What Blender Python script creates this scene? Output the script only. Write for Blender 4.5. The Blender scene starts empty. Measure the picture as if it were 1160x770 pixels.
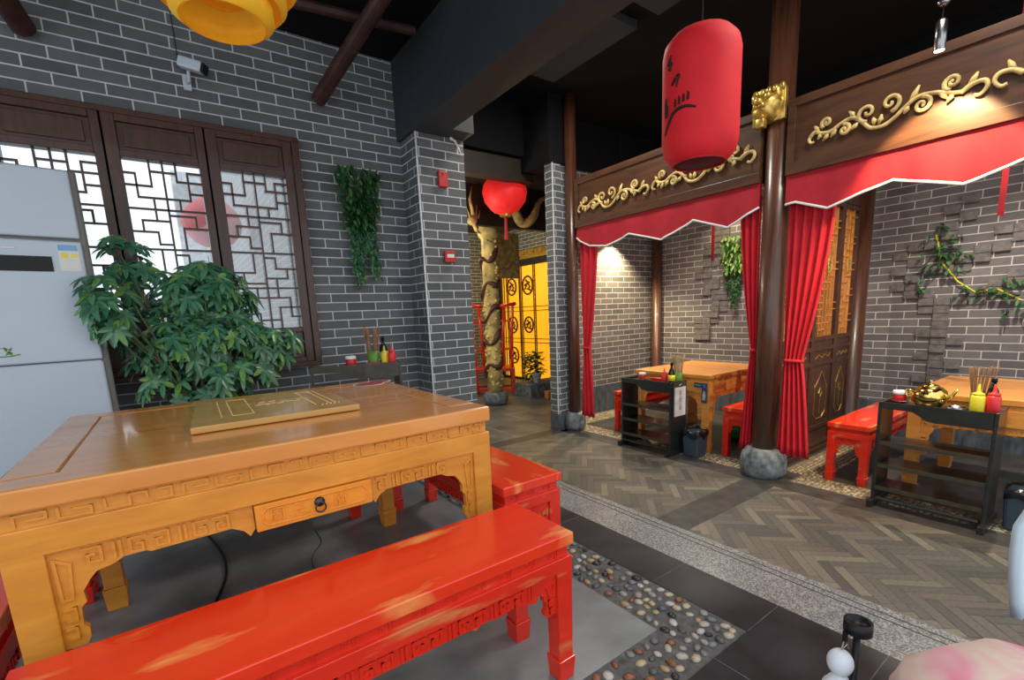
import bpy, math, random
from mathutils import Vector, Matrix
random.seed(7)
C = bpy.context.scene.collection
PI = math.pi
FZ = -0.30            # lower floor level
XW = 5.70             # back wall of the dining bays

# ------------------------------------------------------------------ materials
def newmat(name):
    m = bpy.data.materials.new(name); m.use_nodes = True
    nt = m.node_tree; b = nt.nodes['Principled BSDF']
    return m, nt, b
def N(nt, t, **k):
    n = nt.nodes.new(t)
    for a, v in k.items():
        if a in n.inputs.keys() if hasattr(n.inputs, 'keys') else False: n.inputs[a].default_value = v
        else: setattr(n, a, v)
    return n
def setin(n, **k):
    for a, v in k.items(): n.inputs[a.replace('_', ' ')].default_value = v
def rgba(c): return (c[0], c[1], c[2], 1)
def plain(name, col, rough=.5, metal=0, var=.12, scale=14, bump=.0, emit=None, es=1, coat=0, spec=.5, stretch=(1, 1, 1), col2=None):
    m, nt, b = newmat(name)
    tc = nt.nodes.new('ShaderNodeTexCoord'); mp = nt.nodes.new('ShaderNodeMapping'); mp.inputs['Scale'].default_value = stretch
    nz = nt.nodes.new('ShaderNodeTexNoise'); setin(nz, Scale=scale, Detail=5)
    nt.links.new(tc.outputs['Object'], mp.inputs['Vector']); nt.links.new(mp.outputs[0], nz.inputs['Vector'])
    r = nt.nodes.new('ShaderNodeValToRGB'); e = r.color_ramp.elements
    c2 = col2 or [c * (1 - var * 2) for c in col]
    e[0].position = .3; e[0].color = rgba(c2); e[1].position = .7; e[1].color = rgba([min(1, c * (1 + var)) for c in col])
    nt.links.new(nz.outputs['Fac'], r.inputs['Fac']); nt.links.new(r.outputs['Color'], b.inputs['Base Color'])
    b.inputs['Roughness'].default_value = rough; b.inputs['Metallic'].default_value = metal
    b.inputs['Coat Weight'].default_value = coat; b.inputs['Coat Roughness'].default_value = .08
    b.inputs['Specular IOR Level'].default_value = spec
    if bump:
        bp = nt.nodes.new('ShaderNodeBump'); setin(bp, Strength=bump, Distance=.01)
        nt.links.new(nz.outputs['Fac'], bp.inputs['Height']); nt.links.new(bp.outputs[0], b.inputs['Normal'])
    if emit:
        b.inputs['Emission Color'].default_value = rgba(emit); b.inputs['Emission Strength'].default_value = es
    return m
def wood(name, c1, c2, rough=.3, coat=.3, scale=3, stretch=(1, 9, 9), worn=None, bump=.08):
    m, nt, b = newmat(name)
    tc = nt.nodes.new('ShaderNodeTexCoord'); mp = nt.nodes.new('ShaderNodeMapping'); mp.inputs['Scale'].default_value = stretch
    nt.links.new(tc.outputs['Object'], mp.inputs['Vector'])
    nz = nt.nodes.new('ShaderNodeTexNoise'); setin(nz, Scale=scale, Detail=8, Roughness=.6, Distortion=.6)
    nt.links.new(mp.outputs[0], nz.inputs['Vector'])
    r = nt.nodes.new('ShaderNodeValToRGB'); e = r.color_ramp.elements
    e[0].position = .3; e[0].color = rgba(c2); e[1].position = .68; e[1].color = rgba(c1)
    nt.links.new(nz.outputs['Fac'], r.inputs['Fac']); out = r.outputs['Color']
    if worn:
        n2 = nt.nodes.new('ShaderNodeTexNoise'); setin(n2, Scale=worn[1], Detail=4, Roughness=.5)
        mp2 = nt.nodes.new('ShaderNodeMapping'); mp2.inputs['Scale'].default_value = worn[3] if len(worn) > 3 else (1, 1, 1)
        nt.links.new(tc.outputs['Object'], mp2.inputs['Vector']); nt.links.new(mp2.outputs[0], n2.inputs['Vector'])
        r2 = nt.nodes.new('ShaderNodeValToRGB'); r2.color_ramp.elements[0].position = worn[2]; r2.color_ramp.elements[1].position = worn[2] + .12
        nt.links.new(n2.outputs['Fac'], r2.inputs['Fac'])
        mx = nt.nodes.new('ShaderNodeMix'); mx.data_type = 'RGBA'
        nt.links.new(r2.outputs['Color'], mx.inputs[0]); nt.links.new(out, mx.inputs[6]); mx.inputs[7].default_value = rgba(worn[0])
        out = mx.outputs[2]
    nt.links.new(out, b.inputs['Base Color'])
    b.inputs['Roughness'].default_value = rough; b.inputs['Coat Weight'].default_value = coat; b.inputs['Coat Roughness'].default_value = .06
    bp = nt.nodes.new('ShaderNodeBump'); setin(bp, Strength=bump, Distance=.004)
    nt.links.new(nz.outputs['Fac'], bp.inputs['Height']); nt.links.new(bp.outputs[0], b.inputs['Normal'])
    return m
def brick(name, c1, c2, mortar, bw=.228, rh=.067, ms=.0042, off=(0, 0)):
    m, nt, b = newmat(name)
    uv = nt.nodes.new('ShaderNodeUVMap'); uv.uv_map = 'UVMap'
    mp = nt.nodes.new('ShaderNodeMapping'); mp.inputs['Location'].default_value = (off[0], off[1], 0)
    nt.links.new(uv.outputs[0], mp.inputs['Vector'])
    br = nt.nodes.new('ShaderNodeTexBrick'); setin(br, Scale=1, Mortar_Size=ms, Mortar_Smooth=.15, Bias=0, Brick_Width=bw, Row_Height=rh)
    br.inputs['Color1'].default_value = rgba(c1); br.inputs['Color2'].default_value = rgba(c2); br.inputs['Mortar'].default_value = rgba(mortar)
    nt.links.new(mp.outputs[0], br.inputs['Vector'])
    nz = nt.nodes.new('ShaderNodeTexNoise'); setin(nz, Scale=9, Detail=7, Roughness=.65); nt.links.new(uv.outputs[0], nz.inputs['Vector'])
    rr = nt.nodes.new('ShaderNodeValToRGB'); rr.color_ramp.elements[0].color = (.62, .62, .62, 1); rr.color_ramp.elements[1].color = (1.25, 1.25, 1.25, 1)
    nt.links.new(nz.outputs['Fac'], rr.inputs['Fac'])
    mx = nt.nodes.new('ShaderNodeMix'); mx.data_type = 'RGBA'; mx.blend_type = 'MULTIPLY'; mx.inputs[0].default_value = .8
    nt.links.new(br.outputs['Color'], mx.inputs[6]); nt.links.new(rr.outputs['Color'], mx.inputs[7]); nt.links.new(mx.outputs[2], b.inputs['Base Color'])
    b.inputs['Roughness'].default_value = .75
    ad = nt.nodes.new('ShaderNodeMath'); ad.operation = 'MULTIPLY_ADD'; ad.inputs[1].default_value = -1; 
    m2 = nt.nodes.new('ShaderNodeMath'); m2.operation = 'MULTIPLY'; m2.inputs[1].default_value = .35
    nt.links.new(nz.outputs['Fac'], m2.inputs[0]); nt.links.new(br.outputs['Fac'], ad.inputs[0]); nt.links.new(m2.outputs[0], ad.inputs[2])
    bp = nt.nodes.new('ShaderNodeBump'); setin(bp, Strength=.55, Distance=.006)
    nt.links.new(ad.outputs[0], bp.inputs['Height']); nt.links.new(bp.outputs[0], b.inputs['Normal'])
    return m
def island(name, cols, rough=.35, spec=.5):
    m, nt, b = newmat(name)
    g = nt.nodes.new('ShaderNodeNewGeometry'); r = nt.nodes.new('ShaderNodeValToRGB'); r.color_ramp.interpolation = 'CONSTANT'
    e = r.color_ramp.elements; n = len(cols)
    e[0].position = 0; e[0].color = rgba(cols[0]); e[1].position = 1 / n; e[1].color = rgba(cols[1])
    for i in range(2, n):
        k = e.new(i / n); k.color = rgba(cols[i])
    nt.links.new(g.outputs['Random Per Island'], r.inputs['Fac'])
    nz = nt.nodes.new('ShaderNodeTexNoise'); setin(nz, Scale=60, Detail=4)
    tc = nt.nodes.new('ShaderNodeTexCoord'); nt.links.new(tc.outputs['Object'], nz.inputs['Vector'])
    mx = nt.nodes.new('ShaderNodeMix'); mx.data_type = 'RGBA'; mx.blend_type = 'OVERLAY'; mx.inputs[0].default_value = .35
    nt.links.new(r.outputs['Color'], mx.inputs[6]); nt.links.new(nz.outputs['Fac'], mx.inputs[7]); nt.links.new(mx.outputs[2], b.inputs['Base Color'])
    b.inputs['Roughness'].default_value = rough; b.inputs['Specular IOR Level'].default_value = spec
    return m
def speckle(name, cols, scale, rough):
    m, nt, b = newmat(name)
    tc = nt.nodes.new('ShaderNodeTexCoord'); v = nt.nodes.new('ShaderNodeTexVoronoi'); setin(v, Scale=scale)
    nt.links.new(tc.outputs['Object'], v.inputs['Vector'])
    bw = nt.nodes.new('ShaderNodeSeparateColor'); nt.links.new(v.outputs['Color'], bw.inputs[0])
    r = nt.nodes.new('ShaderNodeValToRGB'); e = r.color_ramp.elements; r.color_ramp.interpolation = 'CONSTANT'
    e[0].color = rgba(cols[0]); e[1].position = .35; e[1].color = rgba(cols[1]); k = e.new(.7); k.color = rgba(cols[2])
    nt.links.new(bw.outputs[0], r.inputs['Fac']); nt.links.new(r.outputs['Color'], b.inputs['Base Color'])
    b.inputs['Roughness'].default_value = rough
    return m

M = {}
M['brick'] = brick('grey_brick', (.095, .105, .11), (.15, .162, .168), (.62, .66, .69))
M['brick_bay'] = brick('bay_brick', (.12, .11, .11), (.19, .175, .17), (.62, .58, .54), bw=.225, rh=.0715, ms=.0042)
M['bricktile'] = plain('brick_tile', (.17, .155, .145), .7, var=.2, scale=20, bump=.3)
M['bead'] = plain('white_corner_bead', (.75, .77, .8), .6)
M['plinth'] = plain('plinth_stone', (.10, .12, .14), .5, var=.3, scale=8, bump=.2, stretch=(3, 3, 1))
M['ceiling'] = plain('black_ceiling', (.006, .006, .007), .8, spec=.2)
M['beam'] = plain('dark_beam_paint', (.035, .042, .048), .55, var=.1)
M['concrete'] = plain('dark_floor_stone', (.235, .26, .265), .38, var=.2, scale=4, bump=.05)
M['blackstone'] = plain('black_stone', (.028, .031, .035), .38, var=.3, scale=6, spec=.35)
M['granite'] = speckle('speckled_granite', ((.12, .12, .12), (.22, .22, .22), (.36, .36, .36)), 190, .28)
M['groove'] = plain('granite_groove', (.05, .05, .05), .6)
M['mortarbed'] = plain('pebble_mortar', (.11, .115, .115), .6, var=.3, scale=30, bump=.3)
M['pebble'] = island('river_pebbles', [(.30, .28, .24), (.09, .09, .09), (.42, .39, .32), (.03, .03, .035), (.38, .28, .15), (.2, .2, .2), (.48, .46, .44), (.22, .09, .05), (.14, .15, .16), (.45, .38, .24)], .3)
M['pebble_gold'] = island('yellow_pebbles', [(.42, .34, .20), (.32, .26, .16), (.48, .41, .28), (.24, .19, .13), (.38, .30, .18)], .4)
M['plank'] = island('herringbone_strips', [(.115, .105, .085), (.15, .135, .105), (.09, .085, .075), (.13, .115, .09), (.165, .145, .11), (.10, .095, .08), (.125, .11, .09), (.11, .10, .085), (.14, .125, .10), (.085, .08, .07), (.20, .175, .13), (.12, .11, .09)], .42)
M['tanbed'] = plain('tan_pebble_mortar', (.22, .185, .12), .7, var=.3, scale=30)
M['darkstrip'] = plain('dark_strip_stone', (.062, .058, .054), .4, var=.2, scale=9)
M['slab'] = plain('walkway_slab', (.16, .155, .14), .4, var=.25, scale=5, bump=.06)
M['joint'] = plain('pale_joint', (.42, .4, .36), .7)
M['honey'] = wood('honey_wood', (.76, .32, .04), (.60, .225, .022), .30, .3, 3.2, (1.4, 8, 8), bump=.03)
M['honeytop'] = wood('honey_wood_top', (.74, .30, .06), (.61, .225, .038), .20, .5, 2.4, (1, 6, 6), bump=.015)
M['drawer'] = wood('orange_drawer_wood', (.86, .32, .03), (.72, .24, .02), .28, .3, 4, (2, 8, 8), bump=.03)
M['board'] = wood('carved_board_wood', (.62, .35, .10), (.48, .25, .06), .25, .4, 4, (1, 8, 8), bump=.03)
M['engrave'] = plain('light_engraving', (.8, .55, .22), .5)
M['baytable'] = wood('orange_pine', (.75, .32, .07), (.52, .20, .035), .35, .2, 3, (1.4, 7, 7))
M['red'] = wood('red_lacquer', (.82, .032, .010), (.70, .022, .008), .28, .35, 3, (1, 4, 4), worn=((.66, .24, .08), 2.6, .62, (1.2, 5, 7)), bump=.03)
M['redtop'] = wood('red_lacquer_top', (.90, .045, .010), (.80, .032, .008), .25, .35, 3, (1, 4, 4), worn=((.98, .36, .10), 3.0, .57, (1.0, 3.6, 1)), bump=.02)
M['reddark'] = wood('dark_red_lacquer', (.34, .012, .010), (.22, .008, .008), .35, .3, 3, (1, 4, 4))
M['darkwood'] = wood('dark_brown_wood', (.10, .038, .018), (.045, .018, .010), .4, .2, 3, (6, 6, 1))
M['colwood'] = wood('column_wood', (.13, .048, .022), (.045, .016, .010), .34, .22, 4, (9, 9, .7), bump=.15)
M['beamwood'] = wood('beam_wood', (.115, .045, .018), (.045, .017, .008), .42, .12, 2.2, (8, .9, 8), bump=.1)
M['windowwood'] = wood('window_wood', (.085, .028, .014), (.038, .014, .008), .4, .15, 4, (8, 8, 1))
M['log'] = plain('maroon_log', (.055, .018, .013), .55, var=.3)
M['gold'] = plain('gilding', (.83, .55, .14), .32, metal=.75, var=.25, scale=30)
M['goldpaint'] = plain('gold_relief', (.74, .53, .20), .5, metal=.1, var=.25, scale=18, bump=.2)
M['goldcol'] = plain('gold_column', (.80, .60, .22), .5, metal=.15, var=.3, scale=7, bump=.5)
M['brownrelief'] = plain('brown_relief', (.10, .035, .02), .5, var=.3)
M['stone'] = plain('blue_grey_stone', (.20, .235, .26), .65, var=.35, scale=16, bump=.6)
M['curtain'] = plain('red_curtain_cloth', (.62, .012, .025), .75, var=.06)
M['valance'] = plain('red_valance_cloth', (.42, .008, .020), .8, var=.06)
M['white'] = plain('white_trim', (.8, .8, .78), .6, var=.02)
M['plastic_white'] = plain('white_plastic', (.52, .62, .70), .35, var=.01)
M['ac_grey'] = plain('champagne_grey', (.20, .20, .18), .4, var=.03)
M['black'] = plain('black_plastic', (.010, .010, .012), .4, var=.02, spec=.25)
M['cartblack'] = wood('black_lacquer_wood', (.022, .026, .026), (.010, .012, .012), .3, .3, 4, (6, 6, 6))
M['cartbrown'] = wood('olive_black_wood', (.055, .05, .03), (.03, .028, .02), .4, .2, 4, (6, 6, 6))
M['bin'] = plain('slate_blue_plastic', (.045, .075, .10), .45, var=.04)
M['bag'] = plain('black_bin_liner', (.012, .014, .02), .22, var=.2, bump=.3)
M['leaf'] = island('schefflera_leaf', [(.045, .16, .08), (.07, .22, .11), (.03, .12, .06), (.09, .25, .13), (.05, .18, .10), (.13, .29, .07)], .3)
M['leafdark'] = island('artificial_leaf', [(.015, .07, .02), (.03, .12, .03), (.02, .09, .025), (.05, .16, .04)], .5)
M['leaflight'] = island('yellowgreen_leaf', [(.10, .22, .03), (.16, .30, .05), (.06, .16, .03), (.25, .36, .08)], .5)
M['stem'] = plain('stem_green', (.09, .11, .04), .6)
M['yellow'] = plain('yellow_lantern_cloth', (.90, .50, .02), .6, var=.05, emit=(.9, .45, .02), es=.10)
M['lanternred'] = plain('red_lantern_cloth', (.66, .010, .018), .75, var=.04, emit=(.8, .01, .015), es=.06)
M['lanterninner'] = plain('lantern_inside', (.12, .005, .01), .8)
M['lanternlit'] = plain('lit_red_lantern', (.8, .02, .02), .6, var=.2, emit=(1, .02, .015), es=.4)
M['ink'] = plain('black_ink', (.02, .008, .008), .7)
M['redplastic'] = plain('red_plastic', (.55, .02, .02), .35, var=.05)
M['ketchup'] = plain('red_bottle_plastic', (.75, .03, .04), .35, var=.03)
M['mustard'] = plain('yellow_bottle_plastic', (.85, .72, .04), .35, var=.03)
M['green'] = plain('green_bamboo_pot', (.12, .30, .04), .5)
M['darkglass'] = plain('dark_bottle_glass', (.01, .015, .008), .1)
M['chopstick'] = plain('chopstick_wood', (.36, .20, .10), .6, var=.2)
M['palechopstick'] = plain('pale_bamboo', (.55, .40, .22), .6, var=.2)
M['brass'] = plain('brass', (.85, .62, .18), .13, metal=1, var=.1)
M['darkmetal'] = plain('dark_metal', (.07, .07, .075), .3, metal=1, var=.05)
M['steel'] = plain('steel', (.35, .35, .36), .25, metal=1, var=.05)
M['glassgreen'] = plain('green_glaze', (.05, .35, .06), .15, var=.4, scale=25)
M['yellowflower'] = plain('yellow_cloth', (.8, .62, .05), .6)
M['screen'] = plain('glowing_yellow_panel', (.6, .34, .03), .6, var=.15, scale=2, emit=(1, .42, .01), es=.95)
M['bluewhite'] = plain('blue_white_porcelain', (.45, .55, .75), .25, var=.3, scale=40)
M['paper'] = plain('white_paper', (.78, .77, .74), .6, var=.02)
M['inkred'] = plain('red_ink', (.35, .03, .05), .6)
M['navy'] = plain('navy_sign', (.02, .04, .12), .4)
M['blue'] = plain('blue_sign_mark', (.05, .2, .8), .4)
M['signgreen'] = plain('green_sign_text', (.1, .5, .15), .4)
M['skyblue'] = plain('label_blue', (.2, .45, .75), .5)
M['cable'] = plain('black_cable', (.01, .01, .012), .4)
M['outwall'] = plain('outdoor_plaster', (.80, .82, .84), .8)
M['outbrick'] = brick('outdoor_brick', (.30, .30, .30), (.36, .36, .36), (.55, .55, .55))
M['ground'] = plain('outdoor_paving', (.42, .42, .42), .8)
M['pinklantern'] = plain('outdoor_red_lantern', (.85, .22, .25), .6, var=.05)
M['charm'] = plain('white_charm_fabric', (.75, .80, .88), .5, var=.06)
M['redribbon'] = plain('red_ribbon', (.5, .01, .02), .6)
M['lampface'] = plain('lamp_face', (1, .9, .7), .5, emit=(1, .9, .75), es=8)
M['bronze'] = plain('old_bronze', (.13, .10, .05), .45, metal=.5)
M['darkbrown'] = plain('brown_board', (.028, .018, .010), .6)
def glass():
    m, nt, b = newmat('window_glass')
    t = nt.nodes.new('ShaderNodeBsdfTransparent'); g = nt.nodes.new('ShaderNodeBsdfGlossy'); g.inputs['Roughness'].default_value = .03
    t.inputs['Color'].default_value = (.92, .95, .97, 1)
    mx = nt.nodes.new('ShaderNodeMixShader'); mx.inputs[0].default_value = .09
    nt.links.new(t.outputs[0], mx.inputs[1]); nt.links.new(g.outputs[0], mx.inputs[2]); nt.links.new(mx.outputs[0], nt.nodes['Material Output'].inputs['Surface'])
    return m
M['glass'] = glass()
def pastel():
    m, nt, b = newmat('pastel_tie_dye_cloth')
    tc = nt.nodes.new('ShaderNodeTexCoord'); nz = nt.nodes.new('ShaderNodeTexNoise'); setin(nz, Scale=5.5, Detail=3, Distortion=.8)
    nt.links.new(tc.outputs['Object'], nz.inputs['Vector']); r = nt.nodes.new('ShaderNodeValToRGB'); e = r.color_ramp.elements
    e[0].position = .3; e[0].color = (.75, .07, .12, 1); e[1].position = .72; e[1].color = (.50, .48, .66, 1)
    k = e.new(.42); k.color = (.80, .36, .44, 1); k = e.new(.52); k.color = (.74, .60, .50, 1); k = e.new(.62); k.color = (.76, .42, .50, 1)
    nt.links.new(nz.outputs['Fac'], r.inputs['Fac']); nt.links.new(r.outputs['Color'], b.inputs['Base Color']); b.inputs['Roughness'].default_value = .85
    return m
M['pastel'] = pastel()

# ------------------------------------------------------------------ mesh building
class MB:
    def __init__(s): s.v = []; s.f = []; s.m = []; s.cm = 0
    def add(s, vs, fs):
        o = len(s.v); s.v += [tuple(p) for p in vs]
        for f in fs: s.f.append([i + o for i in f]); s.m.append(s.cm)
        return s
    def box(s, x0, x1, y0, y1, z0, z1):
        vs = [(x0, y0, z0), (x1, y0, z0), (x1, y1, z0), (x0, y1, z0), (x0, y0, z1), (x1, y0, z1), (x1, y1, z1), (x0, y1, z1)]
        return s.add(vs, [(0, 3, 2, 1), (4, 5, 6, 7), (0, 1, 5, 4), (1, 2, 6, 5), (2, 3, 7, 6), (3, 0, 4, 7)])
    def taper(s, x, y, z0, z1, a0, b0, a1, b1):
        vs = [(x - a0, y - b0, z0), (x + a0, y - b0, z0), (x + a0, y + b0, z0), (x - a0, y + b0, z0), (x - a1, y - b1, z1), (x + a1, y - b1, z1), (x + a1, y + b1, z1), (x - a1, y + b1, z1)]
        return s.add(vs, [(0, 3, 2, 1), (4, 5, 6, 7), (0, 1, 5, 4), (1, 2, 6, 5), (2, 3, 7, 6), (3, 0, 4, 7)])
    def mbox(s, mat, sx, sy, sz):
        vs = [mat @ Vector((a * sx / 2, b * sy / 2, c * sz / 2)) for a, b, c in ((-1, -1, -1), (1, -1, -1), (1, 1, -1), (-1, 1, -1), (-1, -1, 1), (1, -1, 1), (1, 1, 1), (-1, 1, 1))]
        return s.add(vs, [(0, 3, 2, 1), (4, 5, 6, 7), (0, 1, 5, 4), (1, 2, 6, 5), (2, 3, 7, 6), (3, 0, 4, 7)])
    def stroke(s, O, U, V, Nn, pts, w, e, base=0):
        "thin raised strokes along a polyline given in the (U,V) plane, height e along Nn"
        for ii, (a, b) in enumerate(zip(pts, pts[1:])):
            e_i = e * (1 + .05 * (ii % 5))
            d = Vector((b[0] - a[0], b[1] - a[1])); L = d.length
            if L < 1e-6: continue
            d /= L; n = Vector((-d[1], d[0]))
            q = []
            for (t, k) in ((-w / 2, -1), (L + w / 2, -1), (L + w / 2, 1), (-w / 2, 1)):
                p = Vector(a) + d * t + n * (k * w / 2); q.append(p)
            lo = [O + U * p[0] + V * p[1] + Nn * base for p in q]; hi = [x + Nn * e_i for x in lo]
            s.add(lo + hi, [(0, 3, 2, 1), (4, 5, 6, 7), (0, 1, 5, 4), (1, 2, 6, 5), (2, 3, 7, 6), (3, 0, 4, 7)])
        return s
    def prism(s, poly, O, U, V, Nn, t):
        n = len(poly)
        a = [O + U * p[0] + V * p[1] for p in poly]; b = [x + Nn * t for x in a]
        return s.add(a + b, [tuple(range(n))[::-1], tuple(range(n, 2 * n))] + [(i, (i + 1) % n, n + (i + 1) % n, n + i) for i in range(n)])
    def tube(s, pts, r, n=8, cap=True, flat=1.0):
        pts = [Vector(p) for p in pts]; k = len(pts)
        rs = r if isinstance(r, (list, tuple)) else [r] * k
        o = len(s.v); up = None
        for i, p in enumerate(pts):
            t = (pts[min(i + 1, k - 1)] - pts[max(i - 1, 0)]); t = t.normalized() if t.length > 1e-9 else Vector((0, 0, 1))
            if up is None: up = Vector((0, 0, 1)) if abs(t.z) < .9 else Vector((1, 0, 0))
            a = t.cross(up)
            if a.length < 1e-6: a = t.orthogonal()
            a.normalize(); b = a.cross(t).normalized(); up = b
            for j in range(n):
                th = 2 * PI * j / n; s.v.append(tuple(p + (a * math.cos(th) * flat + b * math.sin(th)) * rs[i]))
        for i in range(k - 1):
            for j in range(n):
                s.f.append([o + i * n + j, o + i * n + (j + 1) % n, o + (i + 1) * n + (j + 1) % n, o + (i + 1) * n + j]); s.m.append(s.cm)
        if cap:
            s.f.append([o + j for j in range(n)][::-1]); s.m.append(s.cm); s.f.append([o + (k - 1) * n + j for j in range(n)]); s.m.append(s.cm)
        return s
    def lathe(s, prof, c=(0, 0, 0), n=24, rad=None, mat=None):
        o = len(s.v); k = len(prof)
        for (r, z) in prof:
            for j in range(n):
                th = 2 * PI * j / n; rr = r * (rad(th, z) if rad else 1)
                p = Vector((rr * math.cos(th), rr * math.sin(th), z))
                if mat: p = mat @ p
                s.v.append((c[0] + p.x, c[1] + p.y, c[2] + p.z))
        for i in range(k - 1):
            for j in range(n):
                s.f.append([o + i * n + j, o + i * n + (j + 1) % n, o + (i + 1) * n + (j + 1) % n, o + (i + 1) * n + j]); s.m.append(s.cm)
        if prof[0][0] > 1e-4: s.f.append([o + j for j in range(n)][::-1]); s.m.append(s.cm)
        if prof[-1][0] > 1e-4: s.f.append([o + (k - 1) * n + j for j in range(n)]); s.m.append(s.cm)
        return s
    def ell(s, c, r, n=8, m=5, rot=0):
        cr, sr = math.cos(rot), math.sin(rot)
        o = len(s.v); s.v.append((c[0], c[1], c[2] - r[2]))
        for i in range(1, m):
            ph = -PI / 2 + PI * i / m
            for j in range(n):
                th = 2 * PI * j / n; x = r[0] * math.cos(ph) * math.cos(th); y = r[1] * math.cos(ph) * math.sin(th)
                s.v.append((c[0] + x * cr - y * sr, c[1] + x * sr + y * cr, c[2] + r[2] * math.sin(ph)))
        s.v.append((c[0], c[1], c[2] + r[2])); e = len(s.v) - 1
        for j in range(n):
            s.f.append([o, o + 1 + (j + 1) % n, o + 1 + j]); s.m.append(s.cm)
            s.f.append([e, o + 1 + (m - 2) * n + j, o + 1 + (m - 2) * n + (j + 1) % n]); s.m.append(s.cm)
        for i in range(m - 2):
            for j in range(n):
                a = o + 1 + i * n; s.f.append([a + j, a + (j + 1) % n, a + n + (j + 1) % n, a + n + j]); s.m.append(s.cm)
        return s
    def build(s, name, mats, parent=None, bevel=0, smooth=False, loc=None, rotz=0, uv=False):
        me = bpy.data.meshes.new(name); me.from_pydata(s.v, [], s.f)
        if not isinstance(mats, (list, tuple)): mats = [mats]
        for m in mats: me.materials.append(m)
        for p, i in zip(me.polygons, s.m):
            p.material_index = i; p.use_smooth = smooth
        me.update()
        if uv:
            ul = me.uv_layers.new(name='UVMap')
            for p in me.polygons:
                n = p.normal; a = (abs(n.x), abs(n.y), abs(n.z)); k = a.index(max(a))
                for li in p.loop_indices:
                    co = me.vertices[me.loops[li].vertex_index].co
                    ul.data[li].uv = (co.y, co.z) if k == 0 else (co.x, co.z) if k == 1 else (co.x, co.y)
        o = bpy.data.objects.new(name, me); C.objects.link(o)
        if parent: o.parent = parent
        if loc: o.location = loc
        if rotz: o.rotation_euler.z = rotz
        if bevel:
            b = o.modifiers.new('bevel', 'BEVEL'); b.width = bevel; b.segments = 2; b.limit_method = 'ANGLE'; b.angle_limit = math.radians(40)
            if not smooth: 
                for p in me.polygons: p.use_smooth = False
        return o
def thing(name, label, cat, loc=(0, 0, 0), rotz=0, group=None):
    o = bpy.data.objects.new(name, None); C.objects.link(o); o.location = loc; o.rotation_euler = (0, 0, rotz)
    o.empty_display_size = .1
    o['label'] = label; o['category'] = cat
    if group: o['group'] = group
    return o
def tag(o, label, cat, group=None, kind=None):
    o['label'] = label; o['category'] = cat
    if group: o['group'] = group
    if kind: o['kind'] = kind
    return o
def struct(name, mb, mat, parent=None, **k):
    o = mb.build(name, mat, parent, uv=True, **k)
    if not parent: o['kind'] = 'structure'
    return o
def copy_tree(src, label=None, loc=None, rotz=None, group=None):
    r = src.copy(); C.objects.link(r)
    if loc: r.location = loc
    if rotz is not None: r.rotation_euler = (0, 0, rotz)
    if label: r['label'] = label
    if group: r['group'] = group
    for ch in list(src.children):
        c = ch.copy(); C.objects.link(c); c.parent = r
        for g in list(ch.children):
            d = g.copy(); C.objects.link(d); d.parent = c
    return r
def text(name, body, mat, parent, origin, U, V, size, extrude=.0008, vertical=False, label=None):
    c = bpy.data.curves.new(name, 'FONT'); c.body = body if not vertical else '\n'.join(body)
    c.size = size; c.extrude = extrude; c.align_x = 'CENTER'; c.align_y = 'CENTER'
    if vertical: c.space_line = .85
    o = bpy.data.objects.new(name, c); C.objects.link(o)
    dg = bpy.context.evaluated_depsgraph_get(); me = bpy.data.meshes.new_from_object(o.evaluated_get(dg))
    bpy.data.objects.remove(o); bpy.data.curves.remove(c)
    me.materials.clear(); me.materials.append(mat)
    U = Vector(U).normalized(); V = Vector(V).normalized(); W = U.cross(V)
    mt = Matrix(((U.x, V.x, W.x, origin[0]), (U.y, V.y, W.y, origin[1]), (U.z, V.z, W.z, origin[2]), (0, 0, 0, 1)))
    me.transform(mt)
    o = bpy.data.objects.new(name, me); C.objects.link(o); o.parent = parent
    if label: o['label'] = label
    return o
X, Y, Z = Vector((1, 0, 0)), Vector((0, 1, 0)), Vector((0, 0, 1))

# ------------------------------------------------------------------ room shell
# raised platform
struct('floor_1', MB().box(-3.5, 1.184, .879, 3.75, -.15, 0).box(-3.5, 1.184, 3.75, 3.76, -.15, 0), M['concrete'])
f = MB(); f.box(1.405, 1.62, .69, 3.47, -.149, 0); f.box(1.405, 1.62, .69, .692, -.149, 0)
struct('trim_1', f, M['blackstone'])
f = MB()
for i in range(4): f.box(1.405, 1.6201, 1.064 + i * .62, 1.067 + i * .62, -.02, .0006)
struct('trim_2', f, M['plinth'])
struct('floor_2', MB().box(-3.5, 1.62, -2.2, .69, -.15, 0), M['blackstone'])
f = MB(); f.box(1.208, 1.211, -2.2, .689, -.01, .0007); f.box(.5, 1.62, .37, .373, -.01, .0007)
for i in range(4): f.box(.3 - i * .7, .303 - i * .7, -2.2, .689, -.01, .0007)
f.box(1.405, 1.62, .688, .691, -.01, .0007)
struct('trim_3', f, M['plinth'])
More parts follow.
